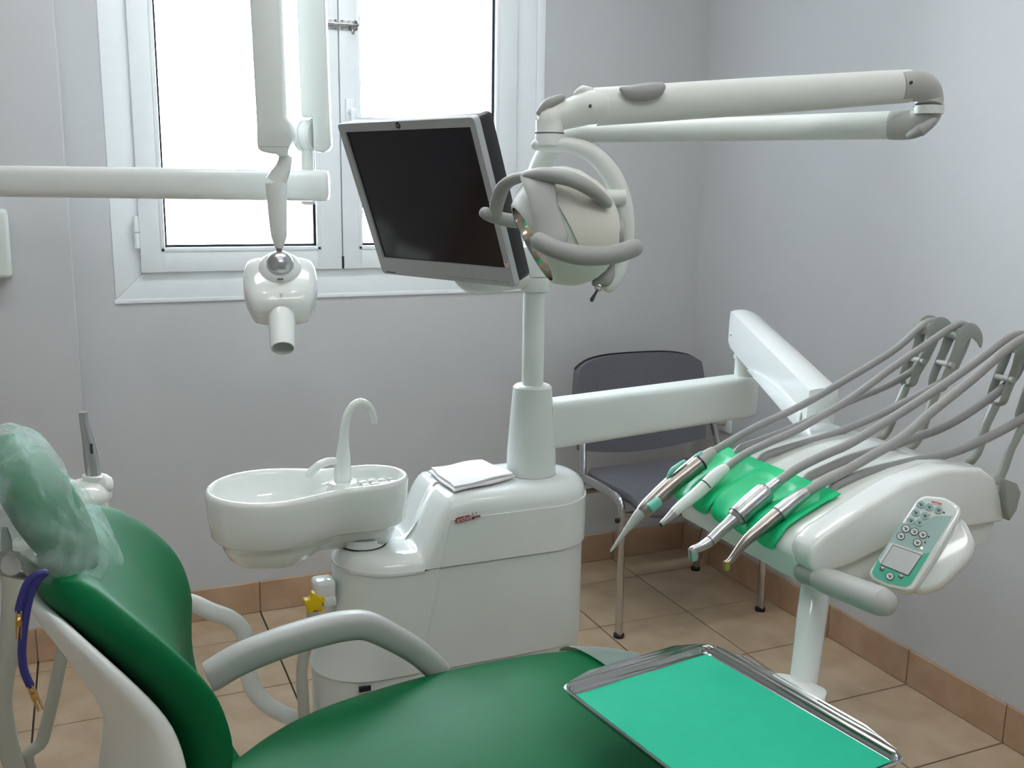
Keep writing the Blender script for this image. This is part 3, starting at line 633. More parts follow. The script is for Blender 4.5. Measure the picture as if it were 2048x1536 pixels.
low = [(1.004, .797), (.996, .835), (1.06, .842), (1.15, .862), (1.30, .866), (1.378, .860), (1.36, .822), (1.20, .800), (1.05, .796)]
side(low, YN-.024, YFR-.02, 'lower_shell', M_WHITE2, .006)
# green silicone mat over the front slope
single_roots = []
def prof_at(s):
    pr = [V((1.0005, 0, .806)), V((.978, 0, .846)), V((.984, 0, .862)), V((1.006, 0, .880)), V((1.078, 0, .911)), V((1.096, 0, .9175))]
    pr = smooth_path(pr, [0]*6, 6)[0]; L = [0]
    for a, b in zip(pr, pr[1:]): L.append(L[-1]+(b-a).length)
    s = min(max(s, 0), L[-1]-1e-6)
    for i in range(len(L)-1):
        if L[i] <= s <= L[i+1]:
            t = (s-L[i])/(L[i+1]-L[i]); p = pr[i].lerp(pr[i+1], t); d = (pr[i+1]-pr[i]).normalized(); return p, V((-d.z, 0, d.x)), L[-1]
SL = prof_at(0)[2]; rows = []; NYM = 100
slots = [1.190+.0306+.0612*k for k in range(5)]
for j in range(NYM+1):
    y = 1.190+(1.496-1.190)*j/NYM; row = []
    ph = min(abs(y-q) for q in slots)/.0306; lobe = math.sqrt(max(0, 1-min(ph, 1)**3.2))
    s0 = .070-.030*lobe
    for i in range(25):
        s = s0+(SL-.002-s0)*i/24; p, n_, _ = prof_at(s)
        groove = -.0035*math.cos(math.pi*min(ph, 1)) if i < 20 else 0.0015
        fade = min(1, i/3)
        row.append(V((p.x, y, p.z))+n_*(.0060+groove*fade))
    rows.append(row)
single('silicone_mat', grid(rows, .0022), M_MINT, 'bright green silicone mat with scalloped edge under the handpieces', 'mat', angle=60)
# handle bar
h0, h1 = PD(1612, 1146, 1.535), PD(1768, 1205, 1.40)
hdv = (h1-h0).normalized()
hb = obj('handle_socket', tube([h0-hdv*.004, h0+hdv*.03], [.017, .0165], 20, 1), M_WHIP, tab)
obj('handle_grip', tube([h0+hdv*.028, h0+hdv*.06, h1-hdv*.012, h1], [.0175, .0205, .0212, .0195], 24, 4), M_GREY2, tab)
obj('handle_boss', box((1.012, YN-.012, .826), (.05, .036, .030), None, .010, 3), M_WHITE2, tab)
# keypad
kn_ = V((-.68, -.50, .54)).normalized(); KC = PD(1833, 1088, 1.475)
def kp(a, b, off=0.0): return PP(a, b, KC, kn_)+kn_*off
outl = [(1850, 990), (1890, 994), (1918, 1010), (1924, 1026), (1880, 1100), (1828, 1178), (1812, 1182), (1775, 1174), (1742, 1158), (1738, 1143), (1790, 1065), (1835, 998)]
kpd = obj('keypad_housing', prism(round_poly([kp(a, b) for a, b in outl], .006, 3), -kn_*.030, .004, 3), M_WHITE, tab)
bx = [(1846, 996), (1892, 1002), (1930, 1030), (1950, 1075), (1938, 1110), (1880, 1165), (1838, 1178), (1800, 1165), (1770, 1150), (1790, 1080)]
obj('keypad_back', prism(round_poly([kp(a, b, -.026) for a, b in bx], .010, 3), -kn_*.030, .012, 3), M_WHITE, kpd)
obj('keypad_mount', tube([kp(1850, 1085, -.05), V((1.19, YN-.01, .885))], [.022, .026], 18, 1), M_WHITE2, kpd)
f1 = [(1849, 997), (1889, 1001), (1911, 1015), (1914, 1026), (1872, 1096), (1822, 1170), (1811, 1175), (1775, 1167), (1748, 1154), (1744, 1145), (1795, 1068), (1837, 1004)]
face = obj('keypad_face', prism([kp(a, b, .0004) for a, b in f1], kn_*.0006), M_PANELW, kpd, smooth=False)
f2 = [(1801, 1045), (1825, 1050), (1850, 1038), (1875, 1031), (1906, 1031), (1862, 1107), (1760, 1090), (1795, 1068)]
f2 = [(1799, 1045), (1822, 1050), (1848, 1039), (1872, 1032), (1906, 1032), (1861, 1106), (1841, 1103), (1780, 1084), (1762, 1117), (1757, 1116), (1790, 1066)]
obj('face_print_grey', prism([kp(a, b, .0010) for a, b in f2], kn_*.0004), M_PANELG, face, smooth=False)
f3 = [(1757, 1117), (1762, 1130), (1817, 1153), (1845, 1112), (1846, 1106), (1861, 1106), (1822, 1169), (1811, 1174), (1775, 1166), (1748, 1153), (1744, 1145)]
obj('face_print_teal', prism([kp(a, b, .0010) for a, b in f3], kn_*.0004), M_PANELM, face, smooth=False)
obj('display', prism([kp(a, b, .0012) for a, b in ((1786, 1090), (1845, 1111), (1817, 1153), (1761, 1130))], kn_*.0010), M_INK, face, smooth=False)
obj('display_glass', prism([kp(a, b, .0023) for a, b in ((1786.6, 1091.6), (1843.2, 1111.8), (1816.3, 1151), (1763, 1129.3))], kn_*.0004), M_LCD, face, smooth=False)
ku = (kp(1924, 1026)-kp(1838, 996)).normalized(); kv = kn_.cross(ku)
def btn(a, b, r, m1, m2, rim):
    o = obj('button', lathe([(r, 0), (r, .0009)], kp(a, b, .0013), kn_, 20), rim, face); obj('button_face', lathe([(r*.82, 0), (r*.82, .0007)], kp(a, b, .0020), kn_, 18), m1, o)
    obj('button_icon', join(box(kp(a, b, .0029)+kv*r*.15, (r*.9, r*.18, .0003), (ku, kv, kn_)), box(kp(a, b, .0029)-kv*r*.2+ku*r*.1, (r*.5, r*.3, .0003), (ku, kv, kn_))), m2, o, smooth=False)
for a, b in ((1842, 1010), (1859, 1015), (1877, 1021), (1832, 1026), (1850, 1032), (1822, 1042), (1839, 1046)): btn(a, b, .0060, M_PANELG, M_INK, M_PANELG)
for a, b in ((1812, 1058), (1829, 1064), (1846, 1070), (1802, 1073), (1835, 1086), (1780, 1153)): btn(a, b, .0062, M_PANELW, M_INK, M_INK)
for a, b in ((1764.5, 1138), (1802, 1153.5)): obj('metal_button', lathe([(.0034, 0), (.0032, .002), (.0015, .003)], kp(a, b, .0013), kn_, 14), M_STEEL, face)
for a, b in ((1888, 1025.5), (1857.5, 1074), (1850.5, 1085.5)): obj('indicator', lathe([(.0014, 0), (.0014, .0005)], kp(a, b, .0014), kn_, 10), M_INK, face)
obj('status_led', lathe([(.0015, 0), (.0012, .001)], kp(1843.5, 1096.5, .0014), kn_, 10), M_LED, face)
rl = obj('keypad_logo', prism(round_poly([kp(a, b, .0012) for a, b in ((1864, 1002), (1884, 1007.5), (1883, 1011.5), (1863, 1006))], .0014, 3), kn_*.0004), M_REDL, face, smooth=False)
obj('keypad_logo_text', text_vf('anthos', kp(1865.5, 1007.3, .0018), ku, kv, .0030, width=.0130), M_PWHITE, rl, smooth=False)
obj('red_mark', box(kp(1857, 1030, .0016), (.0055, .0022, .0004), (ku, kv, kn_)), M_REDL, face, smooth=False)
# whip arms
hy = [1.4654, 1.4042, 1.2818, 1.2206]
obj('whip_hinge', tube([(1.374, YN-.02, .905), (1.374, YFR-.01, .905)], .017, 18, 1), M_WHIP, tab)
ec = [V((a, YN-.048, b)) for a, b in ((1.355, .944), (1.386, .932), (1.398, .915), (1.392, .885), (1.378, .868), (1.368, .895))]
obj('hinge_end_cap', prism(ec, (0, .014, 0), .002), M_WHIP, tab)
whips = [[(1768, 872), (1795, 812), (1812, 775), (1822, 742), (1845, 700), (1858, 655)],
         [(1828, 890), (1858, 822), (1872, 785), (1880, 752), (1900, 705), (1917, 665)],
         [(1943, 922), (1972, 850), (1990, 812), (2000, 780), (2018, 735), (2034, 690)],
         [(1990, 965), (2022, 895), (2046, 850), (2058, 815), (2078, 760), (2096, 705)]]
hoses_top = []
for yw, q in zip(hy, whips):
    P = [PY(a, b, yw) for a, b in q]
    wa = obj('whip_arm', tube([V((1.374, yw, .905)), P[0], P[1], P[2]], [.0075, .0075, .0078, .0085], 14, 4), M_WHIP, tab)
    for s_ in (-1, 1):
        ds = Y*(.0150*s_)
        mid = P[2]+(P[3]-P[2])*.3
        tdir = (P[5]-P[4]).normalized(); sd = V((tdir.z, 0, -tdir.x))
        path_ = [P[2], mid+ds*.9, P[3]+ds, P[4]+ds, P[5]+ds, P[5]+tdir*.012+sd*.018+ds, P[5]+tdir*.006+sd*.040+ds, P[5]-tdir*.006+sd*.052+ds]
        obj('fork_plate', tube(path_, [.007, .0100, .0112, .0125, .0170, .0140, .0105, .004], 12, 5, flat=(.15, 1.0), hint=Y), M_WHIP, wa)
    obj('roller', lathe([(.0150, -.0140), (.0125, -.005), (.0125, .005), (.0150, .0140)], P[5]-V((.004, 0, .002)), Y, 20), M_WHIP, wa)
    obj('guide_pin', lathe([(.0055, -.024), (.0055, .0170)], P[3].lerp(P[4], .55)-V((.006, 0, 0)), Y, 12), M_GREY2, wa)
# tray post and holder
tp1 = PZ(1606, 1372, .655)
post_top = PD(1630, 1178, 1.57); post_bot = V((tp1.x+.004, tp1.y+.004, .655))
obj('tray_post', tube([V((post_top.x, post_top.y, .83)), post_top, post_top.lerp(post_bot, .35), post_top.lerp(post_bot, .8), post_bot], [.0235, .0240, .0238, .0225, .0222], 22, 5, ends='flat', flat=(1, .9)), M_WHITE, tab)
TA, TB, TC_ = PZ(1122, 1385, .65), PZ(1414, 1298, .65), PZ(1815, 1530, .65)
tu = (TA-TB).normalized(); tv = (TC_-TB).normalized(); tv = (tv-tu*tv.dot(tu)).normalized(); TW, TLn = (TA-TB).length, (TC_-TB).length
clip = [TB+tv*a+tu*b_+Z*z_ for a, b_, z_ in ((.12, -.006, .005), (.135, -.032, .005), (.245, -.034, .005), (.255, -.006, .005))]
clip = [TB+tv*a+tu*b_+Z*(-.004) for a, b_ in ((.135, -.006), (.140, -.022), (.165, -.040), (.215, -.046), (.232, -.020), (.232, -.006))]
obj('tray_bracket', prism(round_poly(clip, .012, 4), Z*.020, .004), M_WHITE, tab)
obj('tray_carrier', box(TB+tu*(TW*.5)+tv*(TLn*.42)+Z*(-.010), (TW*.8, .14, .012), (tu, tv, Z), .004), M_WHITE2, tab)

# ------------------------------------------------------------------ tray and paper
def tp_(a, b, z): return TB+tu*a+tv*b+Z*z
def rect(m_, z, r): return round_poly([tp_(m_, m_, z), tp_(TW-m_, m_, z), tp_(TW-m_, TLn-m_, z), tp_(m_, TLn-m_, z)], r, 5)
tray = thing('steel_tray', TB+tu*(TW/2)+tv*(TLn/2)+Z*(-.004), 'polished steel instrument tray with raised rolled rim over the chair', 'tray')
rings = [rect(.010, -.001, .012), rect(.007, .001, .014), rect(.005, .009, .016), rect(.0035, .0115, .018), rect(0, .0125, .018), rect(-.002, .0110, .02), rect(-.001, .0095, .02), rect(.002, .0080, .018), rect(.005, -.001, .014), rect(.008, -.0035, .012)]
obj('tray_pan', loft(rings, True, True), M_POLISH, tray, angle=50)
for a0_, a1_, b0_, b1_ in ((.018, TW-.018, -.004, -.004), (-.004, -.004, .018, TLn-.018)):
    rows = []
    for k in range(13):
        t_ = k/12; lift = .0038*min(1, 6*t_, 6*(1-t_)); a, b_ = a0_+(a1_-a0_)*t_, b0_+(b1_-b0_)*t_
        ou = V((0, 0, 0)); d_ = (-tv if a1_ > a0_ and a0_ > 0 else -tu)
        rows.append([tp_(a, b_, .0105), tp_(a, b_, .0118)+d_*(lift*.8)+Z*(lift*.5), tp_(a, b_, .0122)+d_*(lift*2.0)+Z*lift])
    obj('rim_flange', grid(rows, .0012), M_POLISH, tray, angle=60)
pr = [tp_(.016, .018, .0006), tp_(TW-.012, .020, .0006), tp_(TW-.014, TLn-.012, .0006), tp_(.012, TLn-.014, .0006)]
nu, nvv = 14, 18
rows = []
for i in range(nu+1):
    row = []
    for j in range(nvv+1):
        p = pr[0].lerp(pr[1], i/nu).lerp(pr[3].lerp(pr[2], i/nu), j/nvv); z_ = .0007+.0008*math.sin(i*.9)*math.sin(j*.7+1)+.0008
        row.append(p+Z*z_)
    rows.append(row)
single('tray_paper', grid(rows, .0005), M_PAPER, 'flat turquoise green paper sheet lining the steel tray', 'tray paper', angle=60)

# ------------------------------------------------------------------ handpieces with hoses
def hose(px_pts, yw, r, drop):
    P = [PY(a, b, yw) for a, b in px_pts]; P.append(P[-1]+V((-.014, 0, drop))); return tube(P, r, 12, 5)
y1, y2, y3, y4 = hy
# 1 syringe
s = thing('air_water_syringe', PY(1340, 985, y1), 'steel dental syringe with long white nozzle and mint buttons on the green mat', 'syringe')
obj('nozzle', tube([PY(1222, 1102, y1), PY(1250, 1064, y1), PY(1274, 1034, y1), PY(1284, 1024, y1)], [.0020, .0052, .0098, .0118], 16, 4), M_GREY2, s)
bd = obj('barrel', tube([PY(1283, 1026, y1), PY(1298, 1012, y1), PY(1340, 972, y1), PY(1399, 925, y1)], [.0125, .0158, .0165, .0165], 22, 3, ends='flat'), M_STEEL, s)
obj('barrel_ring', tube([PY(1398, 926, y1), PY(1401, 923.5, y1)],   .0171, 22, 1, ends='flat'), M_DARK, bd)
obj('tail_sleeve', tube([PY(1400, 924, y1), PY(1414, 912, y1), PY(1428, 901, y1)], [.0145, .0120, .0085], 18, 3, ends='flat'), M_GREY2, s)
pb = (PY(1399, 925, y1)-PY(1298, 1012, y1)).normalized(); pn = V((-pb.z, 0, pb.x)); pn = pn if pn.z > 0 else -pn
obj('button', box(PY(1301, 1009, y1)+V((0, -.0115, .004)), (.026, .018, .018), (pb, Y, pn), .004, 3), M_MINT2, s)
obj('lever', tube([PY(1340, 966, y1)+pn*.011, PY(1352, 951, y1)+pn*.0135, PY(1375, 932, y1)+pn*.0125], [.002, .005, .003], 10, 4), M_MINT2, s)
obj('rear_button', tube([PY(1393, 917, y1)+pn*.004, PY(1404, 909, y1)+pn*.004], [.004, .0035], 10, 1), M_MINT2, s)
obj('hose', hose([(1426, 903), (1470, 877), (1520, 850), (1575, 825), (1630, 796), (1679, 767), (1783, 704), (1835, 660), (1858, 643), (1873, 646), (1874, 668), (1858, 705), (1842, 729), (1783, 767), (1700, 802), (1617, 842), (1560, 866), (1500, 889), (1478, 899)], y1, .0070, -.03), M_HOSE, s)
# 2 scaler
s = thing('scaler_handpiece', PY(1390, 990, y2), 'slim light grey pencil shaped handpiece on the green mat', 'handpiece')
obj('tip', tube([PY(1324, 1047, y2), PY(1335, 1037, y2), PY(1350, 1023, y2)], [.0046, .0062, .0088], 16, 3), M_SATIN, s)
obj('tip_opening', tube([PY(1322.5, 1048.5, y2), PY(1324.5, 1046.5, y2)], .0040, 14, 1), M_DARK, s)
obj('barrel', tube([PY(1349, 1024, y2), PY(1370, 1006, y2), PY(1400, 982, y2), PY(1430, 953, y2), PY(1449, 938, y2)], [.0088, .0104, .0118, .0122, .0100], 20, 3), M_WHITE2, s)
obj('barrel_ring', tube([PY(1411, 970, y2), PY(1412.5, 968.5, y2)],   .0124, 20, 1, ends='flat'), M_INK, s)
obj('hose', hose([(1448, 939), (1490, 908), (1540, 884), (1590, 862), (1640, 834), (1700, 798), (1783, 737), (1867, 679), (1900, 657), (1922, 648), (1936, 658), (1930, 690), (1912, 730), (1900, 754), (1825, 796), (1742, 837), (1658, 871), (1575, 896), (1525, 915)], y2, .0070, -.03), M_HOSE, s)
# 3 contra angle on micromotor
s = thing('contra_angle_handpiece', PY(1480, 1030, y3), 'satin steel handpiece with thick motor body and angled head on the green mat', 'handpiece')
obj('head', lathe([(.0068, -.002), (.0082, 0), (.0082, .013), (.0066, .019), (.003, .018)], PY(1386, 1098, y3), V((.12, 0, -1)), 18), M_SATIN, s)
obj('neck', tube([PY(1386, 1099, y3), PY(1402, 1093, y3), PY(1420, 1082, y3), PY(1440, 1063, y3), PY(1458, 1047, y3), PY(1474, 1034, y3)], [.0065, .0078, .0090, .0092, .0100, .0130], 18, 4), M_SATIN, s)
obj('neck_ring', tube([PY(1419.5, 1082.5, y3), PY(1421, 1081.5, y3)],   .0096, 18, 1, ends='flat'), M_INK, s)
mb_ = obj('motor_body', tube([PY(1469, 1038, y3), PY(1478, 1030, y3), PY(1500, 1010, y3), PY(1528, 986, y3), PY(1534, 981, y3)], [.0140, .0170, .0178, .0178, .0150], 22, 3, ends='flat'), M_SATIN, s)
obj('motor_ring', tube([PY(1474, 1033.5, y3), PY(1475.5, 1032.2, y3)],   .0176, 22, 1, ends='flat'), M_INK, mb_)
obj('coupling', tube([PY(1532, 983, y3), PY(1543, 974, y3), PY(1556, 963, y3)], [.0110, .0098, .0090], 18, 2, ends='flat'), M_SATIN, s)
obj('hose', hose([(1554, 966), (1585, 943), (1617, 925), (1660, 905), (1700, 887), (1783, 837), (1867, 783), (1950, 725), (2005, 683), (2030, 670), (2052, 672), (2056, 694), (2040, 735), (2017, 767), (1950, 817), (1887, 854), (1825, 877), (1760, 899), (1700, 917), (1637, 944), (1612, 959)], y3, .0078, -.03), M_HOSE, s)
# 4 turbine
s = thing('turbine_handpiece', PY(1540, 1055, y4), 'slender dark steel handpiece with a brass coloured tip on the green mat', 'handpiece')
obj('head', lathe([(.0052, -.003), (.0056, 0), (.0056, .009), (.0035, .012)], PY(1453, 1126, y4), V((.1, 0, -1)), 16), M_GOLD, s)
obj('neck', tube([PY(1454, 1127, y4), PY(1464, 1117, y4), PY(1480, 1096, y4), PY(1498, 1076, y4), PY(1525, 1054, y4), PY(1556, 1028, y4)], [.0050, .0054, .0070, .0088, .0112, .0124], 18, 4), M_STEEL, s)
obj('quick_joint', tube([PY(1555, 1029, y4), PY(1566, 1020, y4), PY(1590, 1000, y4), PY(1612, 985, y4)], [.0132, .0130, .0118, .0100], 20, 2, ends='flat'), M_SATIN, s)
obj('joint_ring', tube([PY(1555.5, 1028.7, y4), PY(1557, 1027.5, y4)],   .0137, 20, 1, ends='flat'), M_INK, s)
obj('hose', hose([(1610, 987), (1640, 968), (1679, 948), (1742, 912), (1804, 875), (1867, 821), (1950, 754), (2012, 700), (2060, 672), (2100, 672), (2112, 695), (2100, 750), (2075, 812), (2048, 835), (1992, 867), (1908, 904), (1825, 923), (1742, 943), (1690, 962), (1666, 976)], y4, .0080, -.03), M_HOSE, s)

# ================================================================== VISITOR CHAIR
vc = thing('visitor_chair', (1.76, 2.74, 0), 'grey fabric stacking chair with chrome legs in the room corner', 'chair')
LX, RX_, FY, BY_ = 1.487, 2.034, 2.553, 2.945
for x in (LX, RX_):
    obj('leg', tube([V((x, FY, .012)), V((x, FY+.004, .2)), V((x, FY+.010, .395)), V((x, FY+.018, .432)), V((x, FY+.05, .450)), V((x, FY+.15, .452)), V((x, 2.83, .448))], .0135, 14, 5, flat=(1.15, .75), hint=Y), M_CHROME, vc)
    obj('foot_cap', lathe([(.0175, 0), (.0175, .010), (.014, .012)], (x, FY, 0), Z, 16), M_DARK, vc)
    obj('leg', tube([V((x, BY_, .012)), V((x, BY_-.05, .2)), V((x, 2.835, .43)), V((x, 2.828, .47)), V((x+(.010 if x == LX else -.010), 2.855, .56)), V((x+(.022 if x == LX else -.030), 2.885, .66))], .0135, 14, 5, flat=(1.15, .75), hint=Y), M_CHROME, vc)
    obj('foot_cap', lathe([(.0175, 0), (.0175, .010), (.014, .012)], (x, BY_, 0), Z, 16), M_DARK, vc)
    s_ = -1 if x == LX else 1
    obj('bolt_cap', lathe([(.008, 0), (.008, .008), (.004, .011)], (x+s_*.010, FY+.012, .385), V((s_, 0, 0)), 14), M_DARK, vc)
for y in (FY+.012, 2.825): obj('cross_bar', tube([V((LX, y, .40)), V((RX_, y, .40))], .009, 10, 1), M_STEEL, vc)
def cushion(cx, x0, x1, y0, y1, zf, zc, n=30, th=.045):
    rings = []
    for off, dz in ((.03, -th), (.008, -th*.85), (0, -th*.5), (.006, -th*.12), (.022, 0), (.06, .003), (.13, .004), (.2, .004)):
        base = round_poly([V((x0+off*.9, y0+off*.9, 0)), V((x1-off*.9, y0+off*.9, 0)), V((x1-off*.9, y1-off*.9, 0)), V((x0+off*.9, y1-off*.9, 0))], max(.07-off*.3, .01), 6)
        rings.append([V((p.x, p.y, zf(p.x, p.y)+dz)) for p in base])
    return loft(rings)
seat_z = lambda x, y: .468-.012*math.exp(-((y-2.80)/.10)**2)-.028*max(0, (2.60-y)/.1)**2+.010*((x-1.76)/.25)**2
obj('seat', cushion(1.76, 1.508, 2.013, 2.485, 2.885, seat_z, 0), M_FABRIC, vc, angle=50)
def back_sheet(off, sc):
    rows = []
    for i in range(15):
        v_ = i/14; row = []
        for j in range(25):
            u_ = -1+2*j/24; zt = .836-.030*abs(u_)**4-.10*max(0, abs(u_)-.82)**1.5; zb = .490+.036*u_*u_+.0
            hw_ = (.262-.012*abs(v_-.55)*2)*sc; z_ = zb+(zt-zb)*(.5+(v_-.5)*sc)
            x_ = 1.757+u_*hw_*(1-.10*max(0, v_-.78)**1.2*abs(u_)); y_ = 2.90+.040*(1-u_*u_)+.045*(v_-.5)+.02*abs(v_-.5)*2*0
            row.append(V((x_, y_+off, z_)))
        rows.append(row)
    return rows
obj('backrest', grid(back_sheet(0, .985), .030), M_FABRIC, vc, angle=50)
obj('back_shell', grid(back_sheet(.022, 1.0), .010), M_DARK, vc, angle=50)

# ================================================================== DENTAL CHAIR
YC = 1.30
ch = thing('dental_chair', (.55, YC, 0), 'green upholstered dental chair with white shell and grey armrest', 'dental chair')
# seat cushion
edge = [(.10, .10), (.16, .150), (.22, .205), (.28, .245), (.36, .275), (.50, .302), (.65, .312), (.78, .306), (.86, .275), (.92, .215), (.98, .16), (1.02, .12)]
ex, ev = smooth_path([V((a, b, 0)) for a, b in edge], [0]*len(edge), 5)
def seat_top(x): return .548+.010*math.sin((x-.1)*3.2)-(.9*max(0, x-.90)**1.6)
rows = []
NV = 33
for p in ex:
    row = []
    for k in range(NV):
        q = math.pi*k/(NV-1); yy = math.cos(q); zz = math.sin(q)**.42
        row.append(V((p.x, YC+yy*p.y, seat_top(p.x)-.095+.095*zz-.012*(1-abs(yy))*0+.006*(1-yy*yy))))
    row += [V((p.x, YC+math.cos(math.pi*(1-k/8))*p.y*.96, seat_top(p.x)-.100)) for k in range(1, 8)]
    rows.append(row)
obj('seat', loft(rows), M_GREEN, ch, angle=70)
lr = []
for t_, hw_ in ((0, .150), (.05, .155), (.18, .150), (.30, .14), (.36, .12), (.375, .09)):
    c = V((.985+t_*.62, YC-.02, .485-t_*.80)); n_ = V((.80, 0, .62)); d_ = V((.62, 0, -.80))
    lr.append([c+Y*(hw_*math.copysign(abs(math.cos(a))**.5, math.cos(a)))+n_*(.04*math.copysign(abs(math.sin(a))**.6, math.sin(a))-.03) for a in [2*math.pi*k/28 for k in range(28)]])
obj('leg_rest', loft(lr), M_GREEN, ch, angle=60)
# seat pan, lift and floor base
obj('seat_pan', box((.52, YC, .425), (.62, .34, .05), None, .018, 3), M_WHITE2, ch)
obj('lift_column', prism([V((.30, YC-.09, .41)), V((.56, YC-.09, .41)), V((.78, YC-.09, .06)), V((.48, YC-.09, .06))], (0, .18, 0), .012), M_WHITE2, ch)
obj('floor_base', prism(round_poly([V((.20, YC-.20, 0)), V((1.0, YC-.20, 0)), V((1.0, YC+.20, 0)), V((.20, YC+.20, 0))], .09, 6), (0, 0, .065), .010), M_WHITE2, ch)
# backrest
ridge = [(.225, .475), (.185, .54), (.152, .61), (.139, .68), (.140, .73), (.142, .775), (.126, .835), (.088, .888), (.034, .938), (-.022, .970)]
bn = V((.86, 0, .51)).normalized(); WING = .062
rp_, _ = smooth_path([V((a, YC+.018, b)) for a, b in ridge], [0]*len(ridge), 6)
cum = [0]
for a, b in zip(rp_, rp_[1:]): cum.append(cum[-1]+(b-a).length)
def ridge_at(s_):
    L = s_*cum[-1]
    for i in range(len(cum)-1):
        if cum[i] <= L <= cum[i+1]+1e-9: return rp_[i].lerp(rp_[i+1], (L-cum[i])/(cum[i+1]-cum[i]))
    return rp_[-1]
B1 = ridge_at(1.0)-bn*(.03+WING*.5); bd_ = (rp_[-1]-rp_[-8]).normalized()
HWP = [(0, .120), (.12, .165), (.25, .215), (.4, .242), (.55, .256), (.72, .254), (.85, .236), (.94, .190), (1.0, .135)]
def bk_hw(s_):
    s_ = min(max(s_, 0), 1)
    for (a, b), (c_, d_) in zip(HWP, HWP[1:]):
        if a <= s_ <= c_: return .93*(b+(d_-b)*(s_-a)/(c_-a))
def bk_surface(front, back0, inset=0.0, s0=0.0, s1=1.0, n=36, wk=1.0, taper=1.0):
    rings = []
    for i in range(n+1):
        s_ = s0+(s1-s0)*i/n; h = sum(bk_hw(s_+d) for d in (-.05, -.025, 0, .025, .05))/5-inset
        back = front+(back0-front)*(taper+(1-taper)*min(1, (1-i/n)*1.7)); wg = WING*(.35+.65*math.sin(math.pi*min(max(s_, 0), 1))**.8); u_ = i/n
        endf = max(.08, math.sqrt(max(0, 1-max(0, (u_-.94)/.06, (.05-u_)/.05)**2)))
        c = ridge_at(s_)-bn*(.03+wg); ring = []; m = 56
        for k in range(m):
            q = 2*math.pi*k/m; yy = math.copysign(abs(math.cos(q))**.75, math.cos(q)); sn = math.sin(q); mid = (front+back)/2; hf = (front-back)/2*endf
            ring.append(c+Y*(h*yy)+bn*(mid+hf*math.copysign(abs(sn)**.6, sn)+wg*wk*abs(yy)**2.6))
        rings.append(ring)
    return loft(rings)
obj('backrest', bk_surface(.030, -.034), M_GREEN, ch, angle=80)
shell_ = obj('back_shell', bk_surface(-.029, -.102, .001, .02, .965, wk=.98, taper=.3), M_WHITE2, ch, angle=80)
obj('shell_hinge', box((.10, YC, .455), (.16, .20, .09), None, .02, 3), M_WHITE2, ch)
# headrest
hcc = V((-.062, YC, 1.005)); hd2 = V((-.46, 0, .888)).normalized(); hn2 = V((hd2.z, 0, -hd2.x))
def ellipsoid(c, a, b, e, ra, rb, re, n=18, m=32, pw=.85):
    rings = []
    for i in range(n+1):
        q = -math.pi/2+math.pi*i/n; s_, cq = math.sin(q), max(math.cos(q), .01)**pw
        rings.append([c+a*(ra*s_)+b*(rb*cq*math.cos(2*math.pi*k/m))+e*(re*cq*math.sin(2*math.pi*k/m)) for k in range(m)])
    return loft(rings)
obj('headrest', ellipsoid(hcc, hd2, Y, hn2, .100, .105, .036), M_GREEN, ch, angle=80)
hb_ = obj('headrest_bar', tube([B1-bn*.02-bd_*.06, B1-bn*.04+bd_*.01, hcc-hn2*.075-hd2*.03], [.010, .010, .010], 12, 4, flat=(.6, 1.8), hint=bn), M_WHIP, ch)
for yy in (YC-.012,):
    obj('headrest_lever', prism([PY(a, b, YC-.06) for a, b in ((2, 1060), (14, 1058), (23, 1085), (24, 1105), (16, 1125), (8, 1128), (2, 1120))], (0, .012, 0), .002), M_WHIP, ch)
    obj('headrest_link', tube([PY(18, 1115, YC-.06), PY(45, 1125, YC-.06), PY(80, 1152, YC-.05)], [.0075, .0075, .007], 12, 3), M_WHIP, ch)
    obj('headrest_knob', lathe([(.011, -.012), (.012, 0), (.011, .012)], PY(24, 1126, YC-.07), Y, 20), M_GREY2, ch)
# armrest
arp = [(416, 1355), (425, 1350), (480, 1318), (560, 1286), (640, 1262), (695, 1251), (735, 1252), (785, 1275), (835, 1305), (880, 1345)]
obj('armrest', tube([PY(a, b, 1.60) for a, b in arp], [.0215, .0240, .0245, .0245, .0245, .0242, .0235, .0222, .0215, .021], 24, 6, flat=(1.05, .95), hint=Z, power=2.8, ends='flat'), M_GREY2, ch)

# plastic film over the knee end of the seat
rows = []
for i in range(15):
    x_ = .80+.24*i/14; hw_ = None
    for a, b in zip(ex, ex[1:]):
        if a.x <= x_ <= b.x: hw_ = a.y+(b.y-a.y)*(x_-a.x)/(b.x-a.x)
    hw_ = hw_ or ex[-1].y; row = []
    for k in range(25):
        q = math.pi*(.06+.88*k/24); yy = math.cos(q); zz = math.sin(q)**.42
        skew = .03*k/24
        row.append(V((x_+skew*(1-i/14), YC+yy*(hw_+.006), seat_top(x_)-.092+.096*zz+.006*(1-yy*yy)+.0035)))
    rows.append(row)
single('plastic_seat_cover', grid(rows), M_FILM, 'clear plastic film wrapped over the knee end of the green seat', 'plastic cover', angle=80)
